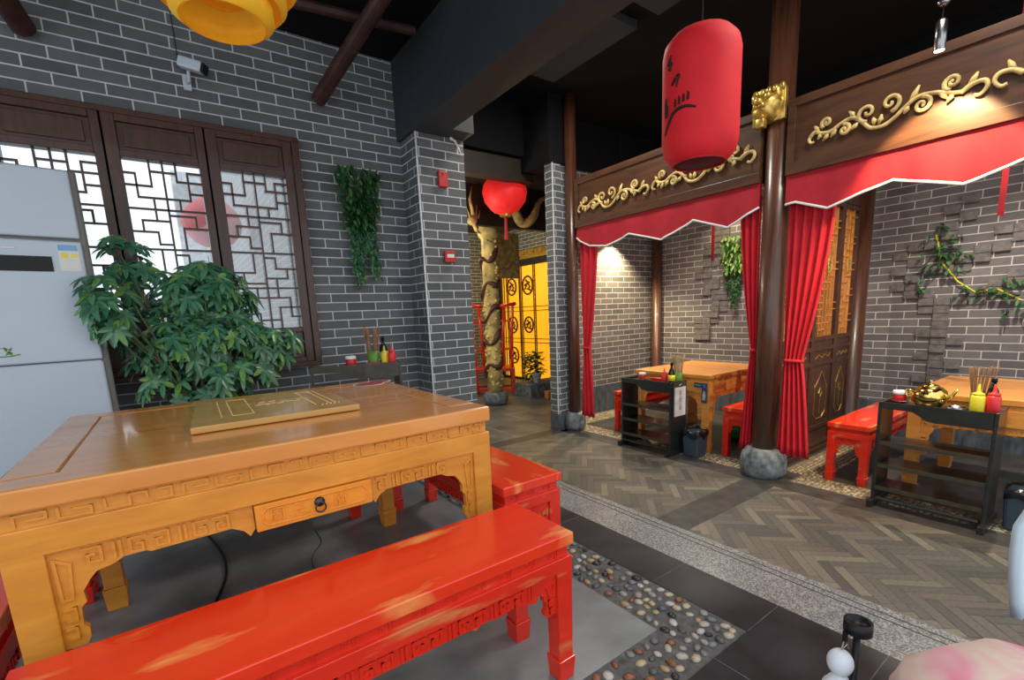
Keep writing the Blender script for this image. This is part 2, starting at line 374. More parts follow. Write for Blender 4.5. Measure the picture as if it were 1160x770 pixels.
# pebble beds
def pebbles(name, rects, base, mat, label, size=(.014, .022), dens=.62, cat='pebbles', bed=None):
    m = MB()
    for (x0, x1, y0, y1) in rects:
        g = size[1] * 1.65; nx = max(1, int((x1 - x0) / g)); ny = max(1, int((y1 - y0) / g))
        for i in range(nx):
            for j in range(ny):
                if random.random() > dens + .25: continue
                cx = x0 + (i + .5 + random.uniform(-.22, .22)) * (x1 - x0) / nx; cy = y0 + (j + .5 + random.uniform(-.22, .22)) * (y1 - y0) / ny
                a = random.uniform(*size); m.ell((cx, cy, base), (a, a * random.uniform(.6, .85), a * .38), 8, 4, random.uniform(0, PI))
    return tag(m.build(name, M[mat], smooth=True), label, cat, kind='stuff')
struct('floor_3', MB().box(1.184, 1.405, .69, 3.47, -.149, -.002).box(-3.5, 1.184, .69, .879, -.149, -.002), M['mortarbed'])
pebbles('pebbles', [(1.19, 1.40, .70, 3.4), (-1.2, 1.19, .70, .872)], 0, 'pebble', 'mixed river pebbles set in mortar round the edge of the raised grey floor')
struct('floor_4', MB().box(-.95, -.62, .879, 3.75, 0, .002), M['mortarbed'])
pebbles('pebbles', [(-.94, -.63, .9, 3.0)], .002, 'pebble', 'dark pebble strip behind the left leg of the big table')
# granite tread
struct('trim_4', MB().box(1.62, 2.15, -2.2, 3.95, -.30, -.15), M['granite'])
g = MB()
for gx in (2.06, 2.10): g.box(gx, gx + .007, -2.2, 3.95, -.16, -.1494)
struct('trim_5', g, M['groove'])
# lower floor
struct('floor_5', MB().box(1.62, 8.2, -3, 9.2, -.42, -.302), M['darkstrip'])
def herring(name, x0, x1, y0, y1, L=.26, W=.052, z=-.2995):
    m = MB(); c = s = math.sqrt(.5); n = int(round(L / W))
    def clip(poly):
        for ax, lim, sg in ((0, x0, 1), (0, x1, -1), (1, y0, 1), (1, y1, -1)):
            out = []
            for i in range(len(poly)):
                a, b = poly[i], poly[(i + 1) % len(poly)]
                da, db = (a[ax] - lim) * sg, (b[ax] - lim) * sg
                if da >= 0: out.append(a)
                if (da < 0) != (db < 0): t = da / (da - db); out.append((a[0] + (b[0] - a[0]) * t, a[1] + (b[1] - a[1]) * t))
            poly = out
            if len(poly) < 3: return None
        return poly
    cx, cy = (x0 + x1) / 2, (y0 + y1) / 2; R = int(max(x1 - x0, y1 - y0) / W) + 8; gp = .0011
    for i in range(-R, R):
        for j in range(-R // n - 2, R // n + 2):
            for kind in (0, 1):
                # horizontal plank starts at (i, i + 2n*j) ; vertical plank completes the L
                if kind == 0: u0, v0, w_, h_ = i, i + 2 * n * j, n, 1
                else: u0, v0, w_, h_ = i, i + 2 * n * j + 1, 1, n
                r = [(u0 * W + gp, v0 * W + gp), ((u0 + w_) * W - gp, v0 * W + gp), ((u0 + w_) * W - gp, (v0 + h_) * W - gp), (u0 * W + gp, (v0 + h_) * W - gp)]
                p = clip([(cx + c * a - s * b, cy + s * a + c * b) for a, b in r])
                if p: o = len(m.v); m.v += [(q[0], q[1], z) for q in p]; m.f.append(list(range(o, o + len(p)))); m.m.append(0)
    return struct(name, m, M['plank'])
herring('floor_6', 2.16, 3.52, 1.81, 3.92)
herring('floor_7', 2.16, 3.52, -2.2, 1.58)
struct('trim_6', MB().box(2.15, 3.52, 1.58, 1.81, -.31, -.298).box(3.52, 3.70, -2.2, 4.1, -.31, -.298).box(2.15, 3.70, 3.92, 4.10, -.31, -.298), M['darkstrip'])
sl = MB()
ys = [4.10, 5.20, 5.9, 7.0, 8.6]
for i in range(4):
    xs = [1.6, 2.5, 3.33, 3.86, 4.9, 5.95] if i % 2 else [1.6, 2.2, 3.0, 3.6, 4.4, 5.95]
    for a, b in zip(xs, xs[1:]): sl.box(a + .006, b - .006, ys[i] + .006, ys[i + 1] - .006, -.31, -.297)
struct('floor_8', sl, M['slab']); struct('floor_9', MB().box(1.6, 5.95, 4.1, 8.6, -.31, -.2985), M['joint'])
# bay floors
struct('floor_10', MB().box(3.70, XW, 1.8, 4.36, -.31, -.2985).box(3.70, XW, -2.2, 1.72, -.31, -.2985), M['darkstrip'])
struct('floor_11', MB().box(3.71, 3.945, 1.95, 4.34, -.31, -.298).box(3.945, 5.32, 4.01, 4.34, -.31, -.298).box(3.71, 3.945, -1.2, 1.56, -.31, -.298).box(3.945, 5.32, 1.41, 1.70, -.31, -.298), M['tanbed'])
pebbles('pebbles', [(3.72, 3.93, 1.95, 4.3), (3.95, 5.3, 4.02, 4.32)], -.298, 'pebble_gold', 'yellowish pebble strip along the edge of the bay with the pasted-notice cart', (.012, .02), .7)
pebbles('pebbles', [(3.72, 3.93, -1.2, 1.55), (3.93, 5.3, 1.42, 1.66)], -.298, 'pebble_gold', 'yellowish pebble strip in front of the right bay with the brass kettle', (.012, .02), .7)
# window wall (y = 3.75) with opening
wx0, wx1, wz0, wz1 = -1.16, .885, .775, 2.315
w = MB(); w.box(-3.5, wx0, 3.75, 3.99, -.15, 3.03); w.box(wx1, 2.1, 3.75, 3.99, -.3, 3.03); w.box(wx0, wx1, 3.75, 3.99, wz1, 3.03); w.box(wx0, wx1, 3.75, 3.99, -.15, wz0)
struct('wall_back', w, M['brick'])
struct('wall_pillar', MB().box(1.69, 2.106, 3.47, 3.7499, -.3, 2.45), M['brick'])
struct('trim_7', MB().box(1.685, 1.696, 3.465, 3.476, 0, 2.45), M['bead'])
struct('trim_8', MB().box(2.106, 2.122, 3.60, 3.66, -.15, 2.15), M['baytable'])
# bays
struct('wall_bay_side', MB().box(3.80, XW + .3, 4.36, 4.46, .07, 2.74), M['brick_bay'])
struct('baseboard_side', MB().box(3.80, XW, 4.345, 4.465, -.3, .07), M['plinth'])
struct('wall_bay_back', MB().box(XW, XW + .2, -2.2, 4.36, .05, 2.50), M['brick_bay'])
struct('wall_upper', MB().box(XW, XW + .2, -2.2, 4.36, 2.50, 3.3).box(3.80, XW + .3, 4.36, 4.46, 2.74, 3.3).box(3.45, 3.79, 3.97, 4.46, 2.63, 3.3).box(2.106, 3.45, 4.40, 4.46, 2.79, 3.3), M['ceiling'])
struct('baseboard_back', MB().box(XW - .012, XW + .2, -2.2, 4.34, -.3, .05), M['plinth'])
struct('wall_pier', MB().box(3.50, 3.615, 3.985, 4.11, -.10, 2.63).box(3.615, 3.79, 4.00, 4.24, -.10, 2.63).box(3.79, 3.90, 4.20, 4.359, -.10, 2.63), M['brick'])
struct('baseboard_pier', MB().box(3.495, 3.617, 3.98, 4.115, -.3, -.10).box(3.617, 3.802, 3.995, 4.245, -.3, -.10).box(3.802, 3.905, 4.195, 4.3449, -.3, -.10), M['plinth'])
struct('trim_9', MB().box(3.496, 3.506, 3.979, 3.989, -.10, 2.63), M['bead'])
# gold hall walls
struct('wall_hall_side', MB().box(5.95, 6.15, 4.5, 8.8, -.3, 3.3), M['brick'])
struct('wall_hall_end', MB().box(1.0, 5.95, 8.6, 8.8, -.3, 3.3), M['brick'])
struct('wall_hall_left', MB().box(1.0, 1.2, 3.99, 8.6, -.3, 3.3), M['brick'])
# ceilings
struct('ceiling_1', MB().box(-3.5, 1.66, .6, 3.99, 3.03, 3.12), M['ceiling'])
struct('ceiling_2', MB().box(1.92, 6.2, -1.6, 8.8, 3.3, 3.4), M['ceiling'])
struct('ceiling_3', MB().box(2.12, 6.1, 4.52, 8.6, 2.75, 2.8), M['darkbrown'])
struct('trim_10', MB().box(1.66, 1.92, .2, 3.7499, 2.45, 3.4).box(1.92, 2.106, 3.30, 3.7499, 2.45, 3.4), M['beam'])
struct('trim_11', MB().box(2.3, 3.3, 1.5, 2.5, 3.24, 3.3).box(2.3, 3.3, 2.7, 3.7, 3.24, 3.3), M['beam'])
struct('trim_12', MB().box(2.10, 3.62, 4.4601, 4.6, 2.55, 2.78), M['darkbrown'])

# ------------------------------------------------------------------ lattice windows
def lattice(m, x0, x1, z0, z1, y, b=.0115, d=.016):
    W = x1 - x0; H = z1 - z0
    def seg(u0, v0, u1, v1, dy=0):
        xa, xb = x0 + min(u0, u1) * W, x0 + max(u0, u1) * W; za, zb = z1 - max(v0, v1) * H, z1 - min(v0, v1) * H
        m.box(xa - b / 2, xb + b / 2, y - d / 2 + dy, y + d / 2 + dy, za - b / 2, zb + b / 2)
    half = [(.0, .075, .14, .075), (.14, .075, .14, .14), (.0, .14, .33, .14), (.33, 0, .33, .14), (.33, .055, .67, .055), (.5, 0, .5, 1.0),
            (.14, .14, .14, .205), (.14, .205, .67, .205), (.67, 0, .67, .10), (.67, .10, 1, .10), (.82, .045, 1, .045), (.82, .045, .82, .205), (.82, .165, 1, .165), (.67, .205, .82, .205), (.33, .205, .33, .335),
            (.0, .27, 1, .27), (.67, .205, .67, .27), (.14, .335, .5, .335), (.5, .3, .85, .3), (.85, .3, .85, .37),
            (.14, .335, .14, .40), (.0, .40, .14, .40), (.14, .40, .32, .40), (.32, .40, .32, .47), (.32, .47, .5, .47), (.67, .37, .67, .5), (.67, .37, 1, .37), (.0, .5, 1, .5)]
    for i_, s_ in enumerate(half):
        seg(*s_, dy=.00025 * (i_ % 5))
        if s_ not in ((.5, 0, .5, 1.0), (.0, .5, 1, .5)): seg(1 - s_[0], 1 - s_[1], 1 - s_[2], 1 - s_[3], dy=.0015 + .00025 * (i_ % 5))
labels = []
for k, xs in enumerate((-.604, -.101, .402)):
    x0, x1 = xs, xs + .388
    fr = MB()
    L, R = xs - .075, xs + .388 + .06
    fr.box(L, x0, 3.70, 3.77, .78, 2.31); fr.box(x1, R - .003, 3.70, 3.77, .78, 2.31)
    fr.box(x0, x1, 3.70, 3.77, 2.07, 2.11); fr.box(x0, x1, 3.70, 3.77, 2.265, 2.31); fr.box(x0, x1, 3.72, 3.75, 2.11, 2.265)
    fr.box(x0, x1, 3.70, 3.77, 1.0, 1.035); fr.box(x0, x1, 3.70, 3.77, .78, .815); fr.box(x0, x1, 3.72, 3.75, .815, 1.0)
    fr.box(x0 + .03, x1 - .03, 3.71, 3.72, 2.13, 2.245); fr.box(x0 + .03, x1 - .03, 3.71, 3.72, .84, .975)
    wn = struct('window_%d' % (k + 1), fr, M['windowwood'], bevel=.003)
    lt = MB(); lattice(lt, x0, x1, 1.035, 2.07, 3.735); lt.build('lattice', M['windowwood'], wn)
    MB().box(x0, x1, 3.752, 3.756, 1.035, 2.07).build('glass_pane', M['glass'], wn)
# leaf hidden by the air conditioner, closes the opening
struct('window_4', MB().box(wx0, -.683, 3.70, 3.77, .78, 2.31), M['windowwood'])
struct('trim_13', MB().box(wx0 - .02, wx1 + .015, 3.69, 3.80, wz1 - .012, wz1 + .02).box(.852, wx1 + .015, 3.69, 3.80, wz0, wz1).box(wx0 - .02, wx1 + .015, 3.69, 3.80, wz0 - .03, wz0 + .005), M['windowwood'], bevel=.004)

# ------------------------------------------------------------------ outside the windows
struct('ground', MB().box(-14, 1.0, 3.99, 16, -.32, -.3), M['ground'])
b = thing('outdoor_building', 'pale building wall seen through the two right window panes', 'building', (.3, 8.6, -.3))
MB().box(0, .6, 0, .3, 0, 3.6).build('wall', M['outwall'], b); MB().box(-.55, .0, -.6, -.4, 0, 1.6).build('planter_wall', M['outwall'], b)
b2 = MB().box(.86, .98, 4.2, 8.4, -.3, 4).build('brick_fence', M['outbrick'], uv=True); tag(b2, 'grey brick side wall outside the right-hand window', 'wall')
def ball_lantern(name, label, loc, r, mat, sx=1, tassel=True, group=None):
    t = thing(name, label, 'lantern', loc, group=group)
    MB().lathe([(.25 * r, -.92 * r), (.62 * r, -.72 * r), (.92 * r, -.36 * r), (r, 0), (.92 * r, .36 * r), (.62 * r, .72 * r), (.25 * r, .92 * r)], n=28, rad=lambda th, z: 1 + .012 * math.cos(14 * th)).build('shade', mat, t, smooth=True)
    MB().lathe([(.24 * r, .9 * r), (.26 * r, .9 * r), (.26 * r, 1.02 * r), (.24 * r, 1.02 * r)], n=20).build('ring', M['gold'], t)
    MB().lathe([(.24 * r, -1.0 * r), (.26 * r, -1.0 * r), (.26 * r, -.9 * r), (.24 * r, -.9 * r)], n=20).build('ring', M['gold'], t)
    if tassel: MB().tube([(0, 0, -1.0 * r), (0, 0, -1.15 * r), (0, 0, -2.0 * r)], [.05 * r, .06 * r, .09 * r], 8).build('tassel', M['redribbon'], t)
    MB().tube([(0, 0, r * 1.0), (0, 0, r * 1.9)], .004, 6).build('cord', M['black'], t)
    return t
ball_lantern('hanging_lantern', 'pinkish red lantern outside, seen between the middle and right window panes', (.50, 5.9, 2.12), .27, M['pinklantern'])
ball_lantern('hanging_lantern', 'smaller pinkish lantern outside, low behind the middle window and plant', (.40, 5.6, 1.45), .16, M['pinklantern'])

# ------------------------------------------------------------------ carved furniture
def fret_band(m, O, U, V, Nn, L, h, w=.0055, e=.0045, unit=.13):
    n = max(2, int(L / unit)); u = L / n
    for i in range(n):
        a = i * u; lo, hi = h * .2, h * .8; q = u
        if i % 2 == 0:
            m.stroke(O, U, V, Nn, [(a + .08 * q, lo), (a + .08 * q, hi), (a + .42 * q, hi), (a + .42 * q, h * .45), (a + .22 * q, h * .45)], w, e)
            m.stroke(O, U, V, Nn, [(a + .55 * q, hi), (a + .55 * q, lo), (a + .92 * q, lo), (a + .92 * q, h * .6), (a + .72 * q, h * .6)], w, e)
        else:
            m.stroke(O, U, V, Nn, [(a + .08 * q, hi), (a + .08 * q, lo), (a + .38 * q, lo), (a + .38 * q, hi), (a + .6 * q, hi), (a + .6 * q, h * .4)], w, e)
            m.stroke(O, U, V, Nn, [(a + .72 * q, lo), (a + .92 * q, lo), (a + .92 * q, hi), (a + .76 * q, hi)], w, e)
def cloud_band(m, O, U, V, Nn, L, h, w=.0035, e=.0025, unit=.075):
    n = max(2, int(L / unit)); u = L / n
    for i in range(n):
        c = (i + .5) * u
        m.stroke(O, U, V, Nn, [(c - .012, h * .5), (c - .004, h * .5), (c - .004, h * .85)], w, e)
        m.stroke(O, U, V, Nn, [(c + .004, h * .15), (c + .004, h * .85)], w, e)
        m.stroke(O, U, V, Nn, [(c + .012, h * .3), (c + .012, h * .7)], w, e)
        m.stroke(O, U, V, Nn, [(c - .018, h * .4), (c - .018, h * .6)], w, e)
def bracket(span, leg_drop, mid, sc=1.0, left=True, right=True):
    "outline of a stepped apron: u along, v measured down from the rail"
    E = [(0, leg_drop), (.038, leg_drop), (.046, leg_drop * .93), (.046, leg_drop * .84), (.038, leg_drop * .80), (.040, leg_drop * .62), (.050, leg_drop * .57), (.048, leg_drop * .46), (.062, leg_drop * .36), (.075, mid * 1.25), (.105, mid * 1.12), (.125, mid * .92), (.165, mid * .92), (.172, mid), (.215, mid), (.222, mid * .9), (.25, mid * .9), (.265, mid * 1.12), (.28, mid * .95)]
    E = [(a * sc, -b) for a, b in E]
    pts = [(0, 0)]
    if left: pts += [p for p in E if p[0] < span * .48]
    else: pts += [(0, -mid * 1.25), (.012, -mid * 1.55), (.026, -mid * 1.2), (.05, -mid * .95)]
    if right: pts += [(span - p[0], p[1]) for p in reversed(E) if p[0] < span * .48]
    else: pts += [(span - .05, -mid * .95), (span - .026, -mid * 1.2), (span - .012, -mid * 1.55), (span, -mid * 1.25)]
    pts.append((span, 0))
    return pts
def bracket_fret(m, O, U, V, Nn, span, mid, leg_drop, left, right, w=.006, e=.0045):
    h = mid
    def hook(a, s): m.stroke(O, U, V, Nn, [(a, -.2 * h), (a + s * .028, -.2 * h), (a + s * .028, -.8 * h), (a + s * .006, -.8 * h), (a + s * .006, -.48 * h), (a + s * .016, -.48 * h)], w, e)
    def bars(a): [m.stroke(O, U, V, Nn, [(a + k * .011, -.18 * h), (a + k * .011, -.82 * h)], w, e) for k in (0, 1)]
    ends = []
    if left: ends.append((0, 1))
    if right: ends.append((span, -1))
    for o, s in ends:
        m.stroke(O, U, V, Nn, [(o + s * .012, -.02), (o + s * .036, -.035), (o + s * .030, -leg_drop * .5), (o + s * .014, -leg_drop * .5), (o + s * .012, -.02)], w, e)
        m.stroke(O, U, V, Nn, [(o + s * .014, -leg_drop * .60), (o + s * .030, -leg_drop * .60), (o + s * .030, -leg_drop * .72), (o + s * .018, -leg_drop * .72)], w, e)
        m.stroke(O, U, V, Nn, [(o + s * .012, -leg_drop * .80), (o + s * .026, -leg_drop * .80), (o + s * .026, -leg_drop * .9), (o + s * .016, -leg_drop * .9)], w, e)
    a0 = .06 if left else .02; a1 = span - (.06 if right else .02); k = 0; a = a0
    while a < a1 - .04:
        if k % 3 == 1: bars(a + .008); a += .034
        elif k % 3 == 0: hook(a, 1); a += .042
        else: hook(a + .03, -1); a += .044
        k += 1
def carved_table(root, L, W, H, mt, mtop, slab=.052, waist=.036, rail=.066, leg=.064, leg_drop=.22, mid=.052, style='fret', drawer=False, foot=.09, panel=True, mdr=None, topname='tabletop', bev=.006):
    # local frame: x along L, y along W, origin centre on the floor
    hx, hy = L / 2, W / 2; zt = H; ins = .008
    t = MB(); fw = .10
    if panel:
        t.box(-hx, hx, -hy, -hy + fw, zt - slab, zt); t.box(-hx, hx, hy - fw, hy, zt - slab, zt)
        t.box(-hx, -hx + fw, -hy + fw, hy - fw, zt - slab, zt); t.box(hx - fw, hx, -hy + fw, hy - fw, zt - slab, zt)
        tp = t.build(topname, mtop, root, bevel=bev)
        MB().box(-hx + fw + .0015, hx - fw - .0015, -hy + fw + .0015, hy - fw - .0015, zt - slab + .005, zt - .0015).build('centre_panel', mtop, tp)
    else:
        t.box(-hx, hx, -hy, hy, zt - slab, zt); tp = t.build(topname, mtop, root, bevel=bev)
    z1 = zt - slab; z0 = z1 - waist; i2 = .014
    w = MB(); w.box(-hx + i2, hx - i2, -hy + i2, -hy + i2 + .02, z0, z1); w.box(-hx + i2, hx - i2, hy - i2 - .02, hy - i2, z0, z1)
    w.box(-hx + i2, -hx + i2 + .02, -hy + i2 + .02, hy - i2 - .02, z0, z1); w.box(hx - i2 - .02, hx - i2, -hy + i2 + .02, hy - i2 - .02, z0, z1)
    fb = fret_band if style == 'fret' else cloud_band
    o = i2 + .01
    fb(w, Vector((-hx + o, -hy + i2, z0)), X, Z, -Y, L - 2 * o, waist); fb(w, Vector((hx - o, hy - i2, z0)), -X, Z, Y, L - 2 * o, waist)
    fb(w, Vector((hx - i2, -hy + o, z0)), Y, Z, X, W - 2 * o, waist); fb(w, Vector((-hx + i2, hy - o, z0)), -Y, Z, -X, W - 2 * o, waist)
    w.build('waist', mt, root)
    zr = z0 - rail; r = MB(); i3 = .004; th = .026
    r.box(-hx + leg, hx - leg, -hy + i3, -hy + th, zr, z0); r.box(-hx + leg, hx - leg, hy - th, hy - i3, zr, z0)
    r.box(-hx + i3, -hx + th, -hy + leg, hy - leg, zr, z0); r.box(hx - th, hx - i3, -hy + leg, hy - leg, zr, z0)
    r.build('rail', mt, root, bevel=.002)
    for sx in (-1, 1):
        for sy in (-1, 1):
            l = MB(); cx, cy = sx * (hx - i3 - leg / 2), sy * (hy - i3 - leg / 2)
            l.taper(cx, cy, foot, z0, leg * .46, leg * .46, leg / 2, leg / 2)
            l.taper(cx, cy, 0, foot, leg * .47, leg * .47, leg * .56, leg * .56)
            l.build('leg', mt, root, bevel=.003)
    def brk(name, O, U, Nn, span, left=True, right=True, sc=1):
        O = O - Nn * .009; m = MB(); m.prism(bracket(span, leg_drop, mid, sc, left, right), O - Nn * .018, U, Z, Nn, .016)
        bracket_fret(m, O - Nn * .002, U, Z, Nn, span, mid, leg_drop, left, right)
        m.build(name, mt, root)
    sp = L - 2 * leg; O = Vector((-hx + leg, -hy + i3, zr))
    if drawer:
        d0, d1 = drawer
        brk('apron_bracket', O, X, -Y, d0 - (-hx + leg), True, False); brk('apron_bracket', Vector((d1, -hy + i3, zr)), X, -Y, hx - leg - d1, False, True)
        dz0, dz1 = zr - .07, zr - .002
        d = MB(); d.box(d0 + .002, d1 - .002, -hy - .006, -hy + .35, dz0, dz1)
        dO = Vector((d0, -hy - .006, dz0)); dw = d1 - d0; dh = dz1 - dz0
        d.stroke(dO, X, Z, -Y, [(.03, .012), (dw - .03, .012), (dw - .018, .024), (dw - .018, dh - .024), (dw - .03, dh - .010), (.03, dh - .010), (.018, dh - .024), (.018, .024), (.03, .012)], .004, .003)
        dd = d.build('drawer', mdr, root, bevel=.002)
        for ch_, fr_ in (('周', .17), ('王', .35), ('府', .70)): text('carved_character', ch_, mdr, dd, (d0 + dw * fr_, -hy - .0065, dz0 + dh * .5), X, Z, .042, .003)
        mx = (d0 + d1) / 2 + .005; hz = dz0 + dh * .6
        h = MB(); h.lathe([(.0135, 0), (.0135, .003), (.007, .008), (.001, .010)], n=16, mat=Matrix.Rotation(PI / 2, 3, 'X'), c=(mx, -hy - .006, hz))
        h.tube([(mx + .013 * math.sin(k * PI / 10), -hy - .016, hz - .013 + .013 * math.cos(k * PI / 10)) for k in range(21)], .0022, 6)
        q = h.build('ring_handle', M['darkmetal'], dd, smooth=True); q['label'] = 'dark metal ring pull'
    else:
        brk('apron_bracket', O, X, -Y, sp)
    brk('apron_bracket', Vector((hx - leg, hy - i3, zr)), -X, Y, sp)
    sw = W - 2 * leg; sc2 = 1 if sw > .5 else min(1, sw / .42)
    brk('apron_bracket', Vector((hx - i3, -hy + leg, zr)), Y, X, sw, sc=sc2); brk('apron_bracket', Vector((-hx + i3, hy - leg, zr)), -Y, -X, sw, sc=sc2)
    return root

# the big table
TX0, TX1, TY0, TY1 = -.341, .833, 1.294, 2.318
tb = thing('dining_table', 'large honey-coloured carved wooden table filling the left foreground', 'table', ((TX0 + TX1) / 2, (TY0 + TY1) / 2, 0))
tcx = (TX0 + TX1) / 2; tcy = (TY0 + TY1) / 2
carved_table(tb, TX1 - TX0, TY1 - TY0, .76, M['honey'], M['honeytop'], slab=.05, waist=.036, rail=.062, leg=.066, leg_drop=.225, mid=.053, drawer=(.109 - tcx, .412 - tcx), mdr=M['drawer'])
st = MB(); n = 28
def disc(m, cx, cy, z, rx, ry, n=28, rot=0, h=.0006):
    cr, sr = math.cos(rot), math.sin(rot)
    p = [(rx * math.cos(2 * PI * i / n), ry * math.sin(2 * PI * i / n)) for i in range(n)]
    m.prism([(cx + a * cr - b_ * sr, cy + a * sr + b_ * cr) for a, b_ in p], Vector((0, 0, z)), X, Y, Z, h)
disc(st, .735 - tcx, 2.20 - tcy, .7603, .075, .062); disc(st, .80 - tcx, 2.245 - tcy, .7603, .06, .05)
s1 = st.build('sticker_border', M['white'], tb); s1['label'] = 'white outline of the worn sticker'
st = MB(); disc(st, .735 - tcx, 2.20 - tcy, .761, .066, .053); disc(st, .80 - tcx, 2.245 - tcy, .7611, .05, .042)
s2 = st.build('sticker', plain('faded_red_print', (.42, .06, .09), .5, var=.3, scale=30), s1); s2['label'] = 'faded red round sticker'
# carved board on the table
bo = thing('carved_board', 'long rectangular carved wooden cover board lying on the big honey table', 'board', (.27, 1.86, .7605))
poly = [(-.262, -.275), (.222, -.275), (.226, .24), (-.225, .325)]
MB().prism(poly, Vector((0, 0, 0)), X, Y, Z, .02).build('board', M['board'], bo, bevel=.003)
en = MB(); O0 = Vector((0, 0, .02))
for x in (-.175, -.145, -.085): en.stroke(O0, X, Y, Z, [(x, -.16), (x + .01, .20)], .004, .0012)
en.stroke(O0, X, Y, Z, [(-.145, -.16), (-.085, -.16)], .003, .001); en.stroke(O0, X, Y, Z, [(-.135, .2), (-.075, .2)], .003, .001)
for x in (.105, .15, .17): en.stroke(O0, X, Y, Z, [(x, -.16), (x + .004, .19)], .005, .0012)
en.stroke(O0, X, Y, Z, [(.105, .19), (.174, .19)], .003, .001)
for k in range(5): en.stroke(O0, X, Y, Z, [(.12 + k * .014, -.19), (.126 + k * .014, -.17)], .005, .0012)
for k in range(9):
    x = -.06 + k * .018; y = random.uniform(-.02, .05); en.stroke(O0, X, Y, Z, [(x, y), (x + .014, y + random.uniform(-.02, .02))], .007, .0012)
en.stroke(O0, X, Y, Z, [(-.05, 0), (.0, 0)], .01, .0012)
e_ = en.build('engraving', M['engrave'], bo); e_['label'] = 'pale engraved lines and characters'

# benches
BL, BW, BH = 1.16, .275, .455
def bench(label, cx, cy, z, rot, mt='red', mtop='redtop', L=BL, W=BW, group='red benches'):
    t = thing('bench', label, 'bench', (cx, cy, z), rot, group)
    carved_table(t, L, W, BH, M[mt], M[mtop], slab=.036, waist=.032, rail=.040, leg=.055, leg_drop=.125, mid=.052, style='cloud', panel=False, foot=.07, topname='seat', bev=.004)
    return t
bench0 = bench('long bright red bench across the bottom foreground, seat with worn orange patches', (-.325 + .838) / 2, (.905 + 1.172) / 2, 0, 0)
copy_tree(bench0, 'red bench end-on at the right side of the big honey table', (1.012, 1.30 + BL / 2, 0), PI / 2)
copy_tree(bench0, 'red bench behind the big honey table, only its legs visible underneath', (.14, 2.60, 0), 0)
copy_tree(bench0, 'red bench at the left edge of the photo, left of the big table', (-.52, 1.85, 0), PI / 2)
# bays: benches and tables
def baytable(label, x0, x1, y0, y1):
    t = thing('dining_table', label, 'table', ((x0 + x1) / 2, (y0 + y1) / 2, FZ), PI / 2)
    carved_table(t, y1 - y0, x1 - x0, .737, M['baytable'], M['baytable'], slab=.04, waist=.03, rail=.10, leg=.075, leg_drop=.25, mid=.05)
    return t
bt1 = baytable('orange wooden table in the middle bay, with blue signs on its corner leg', 3.895, 4.93, 2.355, 3.20)
bt2 = baytable('orange wooden table in the right bay, behind the cart with the brass kettle', 3.96, 4.96, .10, .95)
copy_tree(bench0, 'small red bench in the right bay, left of the black cart', (3.945 + BL / 2, 1.275, FZ), 0)
copy_tree(bench0, 'red bench end left of the cart in the middle bay', (3.975 + BL / 2, 3.43, FZ), 0)
copy_tree(bench0, 'red bench at the right of the middle-bay table, beside the wooden column', (3.955 + BL / 2, 2.12, FZ), 0)
# sign plates on the middle bay table leg
sg = thing('sign_plate', 'small navy L-shaped sign fixed on the corner of the middle-bay table', 'sign', (3.893, 2.43, -.02))
MB().box(-.008, 0, -.055, .075, .34, .385).box(-.008, 0, -.055, -.005, .20, .337).build('plate', M['navy'], sg, bevel=.002)
text('white_characters', '火锅店', M['white'], sg, (-.0085, -.03, .268), -Y, Z, .033, .0006, vertical=True)
k = MB(); k.stroke(Vector((-.008, 0, 0)), -Y, Z, -X, [(-.055, .362), (-.01, .362)], .010, .001); k.build('green_line', M['signgreen'], sg)
k = MB(); k.stroke(Vector((-.008, 0, 0)), -Y, Z, -X, [(.02, .368), (.035, .352), (.035, .372)], .008, .001); k.build('blue_mark', M['blue'], sg)
k = MB(); k.stroke(Vector((-.008, 0, 0)), -Y, Z, -X, [(-.062, .372), (-.058, .372)], .008, .001); k.build('red_dot', M['redplastic'], sg)

# ------------------------------------------------------------------ serving carts
def cart(label, loc, rot, H, mat, W=.60, D=.24, notice=False):
    t = thing('serving_cart', label, 'cart', loc, rot, 'open black shelf carts')
    # local: x along width, -y is the front
    for sx in (-1, 1):
        m = MB(); x0 = sx * W / 2; x1 = x0 - sx * .02; a, b_ = min(x0, x1), max(x0, x1)
        m.box(a, b_, -D / 2, D / 2, .035, H); m.box(a - .006, b_ + .006, -D / 2 - .05, D / 2 + .05, 0, .05)
        m.build('side_panel', M[mat], t, bevel=.004)
    for z in (.12, .27, .42): MB().box(-W / 2 + .021, W / 2 - .021, -D / 2 + .01, D / 2 - .01, z * H / .69, z * H / .69 + .012).build('shelf', M[mat], t, bevel=.002)
    for z in (.12, .27, .42): MB().box(-W / 2 + .021, W / 2 - .021, -D / 2 + .0, -D / 2 + .0095, z * H / .69 - .004, z * H / .69 + .02).build('shelf_rail', M['cartbrown'], t)
    MB().box(-W / 2 + .021, W / 2 - .021, -D / 2 + .01, D / 2 - .01, H - .035, H - .022).build('tray', M[mat], t)
    w = W - .042; f = MB(); f.prism([(0, 0), (w, 0), (w, -.098), (.52 * w, -.098), (.44 * w, -.09), (.30 * w, -.045), (0, -.040)], Vector((-W / 2 + .021, -D / 2 - .002, H)), X, Z, Y, .012)
    f.build('front_apron', M[mat], t)
    MB().tube([(-W / 2 + .03, -D / 2, .06), (W / 2 - .03, -D / 2, .06)], .012, 8).build('bottom_rod', M[mat], t)
    return t
cart('black cart with a white notice on its side, in the middle bay', (3.705, 2.83, FZ), -PI / 2, .69, 'cartblack', W=.58)
cart('black cart carrying the brass kettle, in the right bay', (3.76, .745, FZ), -PI / 2, .705, 'cartblack', W=.55)
cart('dark cart with condiments against the brick wall beside the window', (1.03, 3.33, 0), -.22, .765, 'cartbrown', W=.60)
